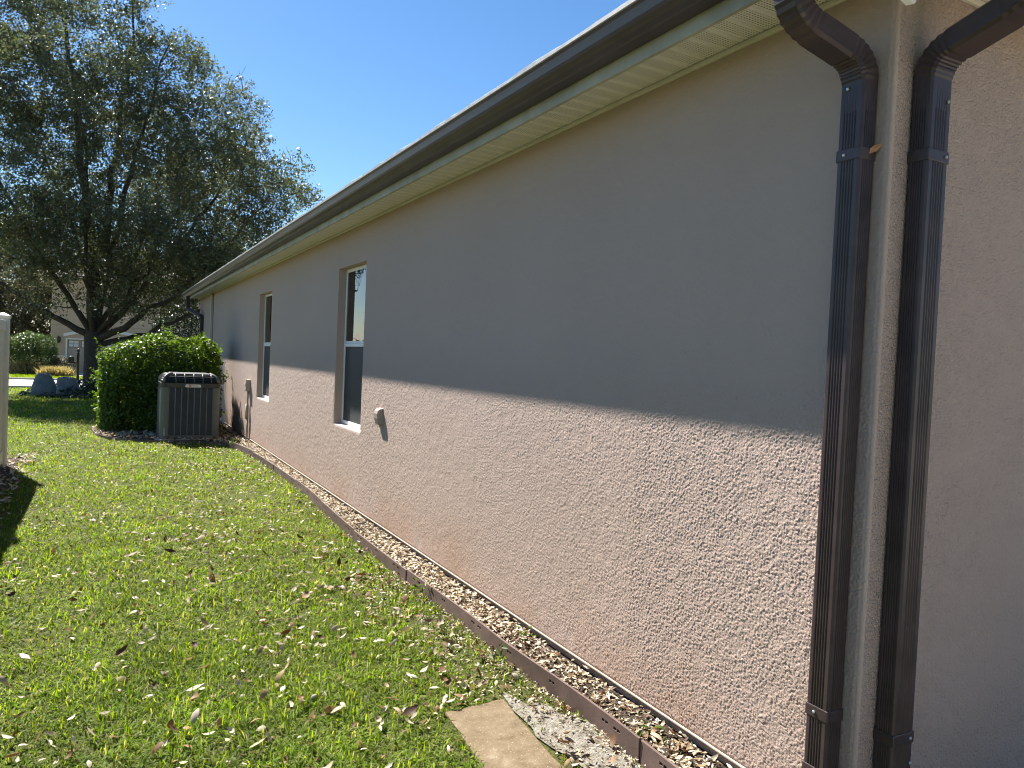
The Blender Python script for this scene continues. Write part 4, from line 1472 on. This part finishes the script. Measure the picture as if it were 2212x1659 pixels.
# ---------------------------------------------------------------- house across the street
def garage_house():
    D = 52.0
    x0, y0 = img(107, D)
    z0 = float(gz(x0, y0))
    t = thing('tan_house', 'tan stucco house with arched garage door across the street', 'house', (x0, y0, z0))
    a = Vector((.985, -.17, 0)).normalized()     # along its front, to the right
    n = Vector((a.y, -a.x, 0))                   # towards us
    O = Vector((x0, y0, z0))
    def Q(u, w, z):
        p = O + a * u + n * w
        return (p.x, p.y, z0 + z)
    def bx(name, mat, u0, u1, w0, w1, za, zb, parent=t, bev=0):
        b = MB()
        v = [Q(u0, w0, za), Q(u1, w0, za), Q(u1, w1, za), Q(u0, w1, za), Q(u0, w0, zb), Q(u1, w0, zb), Q(u1, w1, zb), Q(u0, w1, zb)]
        b.add(v, [(0, 1, 2, 3), (4, 7, 6, 5), (0, 4, 5, 1), (1, 5, 6, 2), (2, 6, 7, 3), (3, 7, 4, 0)])
        return b.build(name, mat, parent, bevel=bev)
    gu0, gu1, gh = .90, 5.8, 2.32
    H = 6.4
    bx('wall', 'nwall', 0, gu0, -.3, 0, 0, H)
    bx('wall', 'nwall', gu0, gu1, -.3, 0, gh, H)
    bx('wall', 'nwall', gu1, 9.0, -.3, 0, 0, H)
    bx('wall', 'nwall', 0, .3, -9, -.301, 0, H)
    bx('wall', 'nwall', 8.7, 9.0, -9, -.301, 0, H)
    bx('control_joint', 'ndoorframe', .0, 9, .0, .012, 3.18, 3.21)
    r = MB()
    e = .5
    r.add([Q(-e, e, H), Q(9 + e, e, H), Q(9 + e, -9 - e, H), Q(-e, -9 - e, H), Q(3.6, -4.5, H + 2), Q(5.4, -4.5, H + 2)],
          [(0, 1, 5, 4), (1, 2, 5), (2, 3, 4, 5), (3, 0, 4), (3, 2, 1, 0)])
    r.build('roof', 'shingle', t)
    # door: frame, panels with lines of joints, window lights
    d = bx('garage_door', 'ndoor', gu0, gu1, -.16, -.12, 0, gh)
    bx('door_frame', 'trim', gu0, gu0 + .10, -.119, .02, 0, gh, d)
    bx('door_frame', 'trim', gu1 - .10, gu1, -.119, .02, 0, gh, d)
    bx('door_frame', 'trim', gu0 + .101, gu1 - .101, -.119, .018, gh - .09, gh, d)
    rows = [(0.02, .42), (.44, .84), (.86, 1.26), (1.28, 1.66)]
    for za, zb in rows:
        bx('door_panel', 'ndoor', gu0 + .12, gu1 - .12, -.119, -.10, za, zb, d)
    bx('light_row', 'ndoorframe', gu0 + .12, gu1 - .12, -.119, -.09, 1.68, 2.22, d)
    for k in range(6):
        ua = gu0 + .20 + k * .78
        for i in range(2):
            for j in range(2):
                bx('pane', 'pale_glass', ua + i * .30, ua + i * .30 + .26, -.0895, -.080, 1.74 + j * .22, 1.74 + j * .22 + .18, d)
    # arched head
    b = MB()
    rings = []
    for q in np.linspace(0, 1, 25):
        u = gu0 - .12 + (gu1 - gu0 + .24) * q
        zc = gh + .10 + .36 * (1 - (2 * q - 1) ** 2)
        rings.append([Q(u, .001, zc), Q(u, .10, zc), Q(u, .10, zc + .21), Q(u, .001, zc + .21)])
    b.loft(rings)
    b.build('arched_head', 'trim', t)
    bx('sill_band', 'trim', .45, gu0 - .02, .001, .05, .92, 1.12)
    bx('sill_band', 'trim', gu1 + .05, 9.02, .001, .05, .92, 1.12)
    # wall lamp
    lx = .50
    l = bx('wall_lamp', 'iron', lx - .10, lx + .10, .001, .03, 2.05, 2.35)
    b = MB()
    rings = []
    for rad, z in ((.02, 1.95), (.085, 2.0), (.10, 2.26), (.09, 2.33), (.05, 2.40), (.01, 2.43)):
        rings.append([Q(lx + rad * math.cos(q), .13 + rad * math.sin(q), z) for q in np.linspace(0, 2 * math.pi, 10, endpoint=False)])
    b.loft(rings)
    b.build('lamp_shade', 'iron', l, smooth=True)
    dv = MB()
    dv.quad(Q(gu0 - .3, .02, .012), Q(gu1 + .3, .02, .012), Q(gu1 + .3, 6.5, .012), Q(gu0 - .3, 6.5, .012))
    tag(dv.build('driveway', 'road'), 'concrete driveway in front of the garage across the street', None, None, 'structure')
garage_house()

# neighbouring house out of view, added for the near window to mirror
def added_side_house():
    t = thing('added_side_house', 'neighbouring house with pale tiled roof, out of view, added for the near window to mirror', 'house', (-18, 42, -.4))
    MB().box(-24, -12.6, 34, 50, -.6, 2.5).build('wall', 'nwall', t)
    r = MB()
    r.add([(-24.6, 33.4, 2.5), (-12, 33.4, 2.5), (-12, 50.6, 2.5), (-24.6, 50.6, 2.5), (-18.3, 39, 5.0), (-18.3, 45, 5.0)], [(0, 1, 4), (1, 2, 5, 4), (2, 3, 5), (3, 0, 4, 5), (3, 2, 1, 0)])
    r.build('roof', 'rooftile', t)
added_side_house()

# ---------------------------------------------------------------- grass
def on_stone(x, y):
    # the slab's own slanted outline
    t_ = (2.88 - y) / .60
    xl = -.714 - .052 * t_ - .006
    return (x > xl) & (x < xl + .292) & (t_ > -.01) & (t_ < 1.02)
def on_sand(x, y):
    return ((x + .335) / .10) ** 2 + ((y - 2.36) / .52) ** 2 < 1

def bed_mask(x, y):
    """True where the planting bed lies"""
    m = (y < 12.3) & (x > edge_x(np.clip(y, 1, 12.29)) - .012)
    # round the condenser and the hedge
    lp = EC[EC[:, 1] >= 11.9]
    inside = np.zeros(len(x), bool)
    poly = np.concatenate([lp, [[0.5, 15.5], [0.5, 11.9]]])
    j = len(poly) - 1
    for i in range(len(poly)):
        xi, yi = poly[i]; xj, yj = poly[j]
        c = ((yi > y) != (yj > y)) & (x < (xj - xi) * (y - yi) / (yj - yi + 1e-12) + xi)
        inside ^= c
        j = i
    return m | inside | (x > -.1)

def value_noise(x, y, s, seed):
    g = np.random.default_rng(seed)
    T = g.uniform(size=(64, 64))
    a, b_ = x * s, y * s
    i, j = np.floor(a).astype(int), np.floor(b_).astype(int)
    fa, fb_ = a - i, b_ - j
    fa = fa * fa * (3 - 2 * fa); fb_ = fb_ * fb_ * (3 - 2 * fb_)
    q = lambda p, r_: T[p % 64, r_ % 64]
    return (q(i, j) * (1 - fa) + q(i + 1, j) * fa) * (1 - fb_) + (q(i, j + 1) * (1 - fa) + q(i + 1, j + 1) * fa) * fb_

def grass():
    Vs, Fs, off = [], [], 0
    zones = [(1.6, 4.2, 9600, .0046, .044), (4.2, 7.0, 5400, .0056, .045), (7.0, 11.0, 2400, .0072, .047), (11.0, 16.0, 1350, .0092, .052), (16.0, 24.0, 520, .014, .065), (24.0, 37.8, 130, .03, .08)]
    for y0, y1, dens, wd, ln in zones:
        xa = -3.3 if y1 < 12 else -2.0 - .101 * y1 - 1.2
        xb = -.1
        n = int((y1 - y0) * (xb - xa) * dens)
        x = rng.uniform(xa, xb, n); y = rng.uniform(y0, y1, n)
        left = -2.0 - .105 * y - .45
        keep = (x > left) & ~bed_mask(x, y) & ~on_stone(x, y) & ~((x < -2.86) & (y < 11.2))
        keep &= ~(on_sand(x, y) & (rng.uniform(size=n) > .05))
        keep &= rng.uniform(size=n) < .36 + .6 * value_noise(x, y, 3.1, 3) + .5 * value_noise(x, y, 9.0, 4)
        # thin by the edging and round the stone, where it is trodden
        near_edge = (y < 4) & (x > edge_x(np.clip(y, 1, 12)) - .30) & (x > -.5)
        keep &= ~(near_edge & (rng.uniform(size=n) > .30))
        keep &= ~((x > -1.05) & (y < 2.9) & (rng.uniform(size=n) > .72))
        x, y = x[keep], y[keep]
        n = len(x)
        z = gz(x, y)
        L_ = ln * rng.uniform(.55, 1.35, n) * (.50 + .55 * value_noise(x, y, 1.7, 9) + .60 * value_noise(x, y, 7.5, 10) ** 2)
        az = rng.uniform(0, 2 * np.pi, n)
        tilt = np.clip(rng.normal(.95, .40, n), .05, 1.5)
        d = np.stack([np.cos(az), np.sin(az)], 1)
        s = np.stack([-d[:, 1], d[:, 0], np.zeros(n)], 1)
        roll = rng.normal(0, .5, n)
        s[:, 2] = np.sin(roll) * .6
        s = unit(s) * (wd * rng.uniform(.6, 1.3, n))[:, None] * .5
        base = np.stack([x, y, z], 1)
        def along(q):
            th = tilt * (.55 + .75 * q)
            r_ = L_ * q
            return base + np.concatenate([d * (np.sin(th) * r_)[:, None], (np.cos(th) * r_)[:, None]], 1)
        m1, m2, tp = along(.4), along(.75), along(1.0)
        V = np.stack([base - s * .8, base + s * .8, m1 + s, m1 - s, m2 + s * .8, m2 - s * .8, tp], 1).reshape(-1, 3)
        i = np.arange(n)[:, None] * 7 + off
        F = np.concatenate([i + np.array([[a, b_, c]]) for a, b_, c in ((0, 1, 2), (0, 2, 3), (3, 2, 4), (3, 4, 5), (5, 4, 6))], 0)
        off += len(V)
        Vs.append(V); Fs.append(F)
    o = fast_mesh('grass', np.concatenate(Vs), np.concatenate(Fs), 'grass')
    tag(o, 'short broad bladed green lawn grass', 'grass', None, 'stuff')
    # rough grass on the far verge
    n = 9000
    x = rng.uniform(-12, 2, n); y = rng.uniform(47.3, 52, n)
    z = gz(x, y)
    base = np.stack([x, y, z], 1)
    tp = base + np.stack([rng.normal(0, .04, n), rng.normal(0, .04, n), rng.uniform(.06, .14, n)], 1)
    s = np.stack([np.full(n, .02), rng.normal(0, .01, n), np.zeros(n)], 1)
    V = np.stack([base - s, base + s, tp], 1).reshape(-1, 3)
    o = fast_mesh('verge_grass', V, np.arange(3 * n).reshape(-1, 3), 'grass')
    tag(o, 'strip of grass on the far side of the street', 'grass', None, 'stuff')
grass()

# ---------------------------------------------------------------- fallen leaves
def leaf_shape(seed, L_=.062, W_=.03, curl=.35, cup=.3, n=7):
    g = np.random.default_rng(seed)
    vs, fs = [], []
    for i in range(n):
        q = i / (n - 1)
        w = W_ / 2 * (math.sin(math.pi * min(1, q ** .85 * .97 + .02)) ** .8) * (1 + g.normal(0, .06))
        xx = (q - .5) * L_
        lift = curl * L_ * (q - .45) ** 2 * 1.6
        tw = (q - .5) * g.normal(0, .35)
        for s in (-1, 0, 1):
            vs.append((xx + g.normal(0, .0006), s * w * math.cos(tw), lift + cup * abs(s) * w + s * w * math.sin(tw)))
    for i in range(n - 1):
        for j in range(2):
            a = i * 3 + j
            fs.append((a, a + 1, a + 4, a + 3))
    return vs, fs

LEAFV = [leaf_shape(100 + k, .055 + .006 * (k % 4), .022 + .004 * (k % 3), (.25, -.3, .5, .1, -.5, .8)[k % 6], (.25, -.25, .4, .1, -.4, .35)[k % 6]) for k in range(8)]
LITV = [leaf_shape(200 + k, .055 + .006 * (k % 4), .022 + .004 * (k % 3), (.3, -.3, .5, .1, -.5, .8)[k % 6], (.25, -.25, .4, .1, -.4, .35)[k % 6], 4) for k in range(8)]

def leaf_place(n, area):
    """area: 'lawn' or 'bed'; returns x, y, z"""
    out = []
    while len(out) < n:
        if area == 'lawn':
            y = 2.1 + 4.2 * random.random() ** 1.25
            lo = -2.0 - .105 * y
            x = random.uniform(max(lo, -2.75), edge_x(min(y, 12)) - .02)
            if random.random() > .30 + .7 * smooth01((x + 2.4) / 1.8):
                continue
            if on_stone(np.array([x]), np.array([y]))[0] and random.random() > .12:
                continue
            st = bool(on_stone(np.array([x]), np.array([y]))[0])
            sd_ = bool(on_sand(np.array([x]), np.array([y]))[0])
            if sd_ and random.random() > .5:
                continue
            z = .018 if st else (.030 if sd_ else random.uniform(.022, .046))
        else:
            y = 1.75 + 3.0 * random.random() ** 1.2
            x = random.uniform(edge_x(y) + .025, -.012)
            z = .064 + random.uniform(0, .02)
        out.append((x, y, z))
    return out

def single_leaves():
    meshes = []
    for k, (v, f) in enumerate(LEAFV):
        me = bpy.data.meshes.new('fallen_leaf')
        me.from_pydata(v, [], f)
        me.polygons.foreach_set('use_smooth', [True] * len(me.polygons))
        me.materials.append(M['dryleaf1'])
        meshes.append(me)
    for area, n, lab, grp in (('lawn', 215, 'dry brown oak leaf lying loose on the near lawn', 'dry leaves on the near lawn'),
                              ('bed', 80, 'dry tan oak leaf in the narrow bed by the wall', 'dry leaves in the near bed')):
        for x, y, z in leaf_place(n, area):
            o = bpy.data.objects.new('fallen_leaf', random.choice(meshes))
            COL.objects.link(o)
            o.location = (x, y, z)
            tl = .60 if area == 'lawn' else .25
            o.rotation_euler = (random.gauss(0, tl), random.gauss(0, tl), random.uniform(0, 6.28))
            s = random.uniform(.65, 1.2) * (1.0 if area == 'lawn' else .8)
            o.scale = (s, s * random.uniform(.85, 1.2), s)
            tag(o, lab, 'leaf', grp)
    # the leaf caught behind the left downspout
    om = meshes[3].copy()
    om.materials.clear()
    om.materials.append(plain('orange_leaf', (.42, .20, .09), .6, .3, var=.25, scale=60))
    o = bpy.data.objects.new('fallen_leaf', om)
    COL.objects.link(o)
    o.location = (-.016, 1.514, 2.152)
    o.rotation_euler = (1.35, -.6, -.5)
    o.scale = (.8, .8, .5)
    tag(o, 'orange dry leaf caught high up between the left downspout and the wall', 'leaf')
single_leaves()

def litter(name, label, P, size, tilt, mat='dryleaf'):
    n = len(P)
    P = np.asarray(P, float)
    Vs, Fs = [], []
    off = 0
    kinds = rng.integers(0, len(LITV), n)
    for k in range(len(LITV)):
        idx = np.where(kinds == k)[0]
        if not len(idx):
            continue
        v = np.array(LITV[k][0]); f = np.array(LITV[k][1])
        m = len(idx)
        az = rng.uniform(0, 6.283, m); a = rng.normal(0, tilt, m); b_ = rng.normal(0, tilt, m)
        s = size * rng.uniform(.7, 1.3, m)
        X = v[None, :, :] * s[:, None, None]
        ca, sa = np.cos(a)[:, None], np.sin(a)[:, None]
        y1 = X[:, :, 1] * ca - X[:, :, 2] * sa; z1 = X[:, :, 1] * sa + X[:, :, 2] * ca
        cb, sb = np.cos(b_)[:, None], np.sin(b_)[:, None]
        x2 = X[:, :, 0] * cb + z1 * sb; z2 = -X[:, :, 0] * sb + z1 * cb
        cz, sz = np.cos(az)[:, None], np.sin(az)[:, None]
        W = np.stack([x2 * cz - y1 * sz, x2 * sz + y1 * cz, z2], -1) + P[idx][:, None, :]
        Vs.append(W.reshape(-1, 3))
        Fs.append((f[None] + (np.arange(m) * len(v))[:, None, None] + off).reshape(-1, 4))
        off += m * len(v)
    o = fast_mesh(name, np.concatenate(Vs), np.concatenate(Fs), mat, smooth=True)
    tag(o, label, 'leaves', None, 'stuff')

def all_litter():
    # bed along the wall: a carpet of leaves
    n = 6200
    y = 1.6 + 10.7 * rng.uniform(size=n)
    x = edge_x(y) + .02 + rng.uniform(size=n) * (-.005 - edge_x(y) - .02)
    keep = rng.uniform(size=n) < np.where(y < 3.4, .40, 1.0)
    z = .058 + rng.uniform(0, .028, n)
    P = np.stack([x, y, z], 1)[keep]
    litter('leaf_litter', 'carpet of dry leaves in the bed along the wall', P, .52, .25, 'mulchleaf')
    # round the condenser and the hedge
    n = 5200
    x = rng.uniform(-2.4, -.02, n); y = rng.uniform(11.9, 15.4, n)
    lp = bed_mask(x, y)
    P = np.stack([x, y, .055 + rng.uniform(0, .03, n)], 1)[lp]
    litter('leaf_litter', 'dry leaves piled round the condenser and hedge', P, .95, .35)
    # lawn
    n = 14500
    x = rng.uniform(-3.0, -.15, n); y = 2.2 + 15 * rng.uniform(size=n) ** 1.25
    keep = ~bed_mask(x, y) & ~on_stone(x, y) & (x > -2.1 - .105 * y)
    keep &= rng.uniform(size=n) < (.30 + .60 * smooth01((x + 2.4) / 2.0)) * (.30 + 1.3 * value_noise(x, y, 2.4, 17) ** 2) * np.where(y < 5.5, .55, .8)
    x, y = x[keep], y[keep]
    P = np.stack([x, y, rng.uniform(.010, .042, len(x))], 1)
    litter('lawn_leaves', 'scattered dry leaves over the rest of the lawn', P, .62, .45)
    # fence bed
    n = 1500
    x = rng.uniform(-3.5, -2.72, n); y = rng.uniform(3.0, 11.4, n)
    P = np.stack([x, y, .012 + rng.uniform(0, .03, n)], 1)
    litter('leaf_litter', 'dry leaves lying in the shaded bed by the fence', P, 1.0, .35)
    # crumbs: broken bits and short stalks on bed, sand and thatch
    n = 5600
    y = 1.7 + 3.2 * rng.uniform(size=n)
    x = np.where(rng.uniform(size=n) < .55, edge_x(y) + rng.uniform(size=n) * .2, edge_x(y) - .015 - rng.uniform(size=n) ** 1.6 * .4)
    bed_ = x > edge_x(y) + .01
    ok = ~on_stone(x, y)
    P = np.stack([x, y, np.where(bed_, .056, .012) + rng.uniform(0, .014, n)], 1)[ok]
    litter('leaf_crumbs', 'broken bits of leaf and bark on soil and sand', P, .26, .5, 'mulchleaf')
all_litter()

# small green weeds that grow by the edging and the condenser
def weeds():
    C = []
    for cx, cy, k, h in ((-.30, 11.9, 30, .12), (-.06, 3.4, 16, .05), (-.10, 2.3, 14, .05), (-.27, 4.3, 20, .08), (-.3, 3.2, 14, .05)):
        for _ in range(k):
            C.append((cx + rng.normal(0, .03), cy + rng.normal(0, .05), .05 + abs(rng.normal(0, h * .5))))
    o = leaf_mesh('weeds', np.array(C), .04, 'hedgeleaf', None, aspect=.4, up=.7)
    tag(o, 'small green weeds by the edging', 'weeds', None, 'stuff')
weeds()

def sprig():
    t = thing('small_plant', 'little green leafy sprig growing between condenser and wall', 'plant', (-.30, 13.0, .05))
    C = [(-.30 + rng.normal(0, .03), 13.0 + rng.normal(0, .03), .08 + .20 * k / 18) for k in range(19)]
    leaf_mesh('leaves', np.array(C), .06, 'hedgeleaf', t, aspect=.45, up=.5)
    MB().tube([(-.30, 13.0, .04), (-.295, 13.0, .28)], .005, 5).build('stem', 'bark', t)
sprig()

# bottom right corner: dry twigs and a black round cover by the wall
def corner_bits():
    b = MB().tube([(.86, 1.35, -.02), (.80, 1.36, .07), (.735, 1.375, .16), (.66, 1.38, .235)], [.0035, .003, .0025, .001], 6)
    tag(b.build('dry_twig', 'twig', smooth=True), 'taller pale dry twig leaning in front of the tan wall', 'twig')
    b = MB().tube([(.60, 1.33, -.02), (.585, 1.335, .06), (.57, 1.34, .13)], [.003, .0024, .001], 6)
    tag(b.build('dry_twig', 'twig', smooth=True), 'short pale dry twig beside the right downspout', 'twig')
    c = MB().lathe((.47, 1.25, 0), [(.13, -.02), (.13, .04), (.125, .075), (.10, .098), (.05, .108), (.004, .11)], 24)
    tag(c.build('drain_cover', 'cap', smooth=True), 'black domed cover on the ground beside the right downspout', 'cover')
corner_bits()
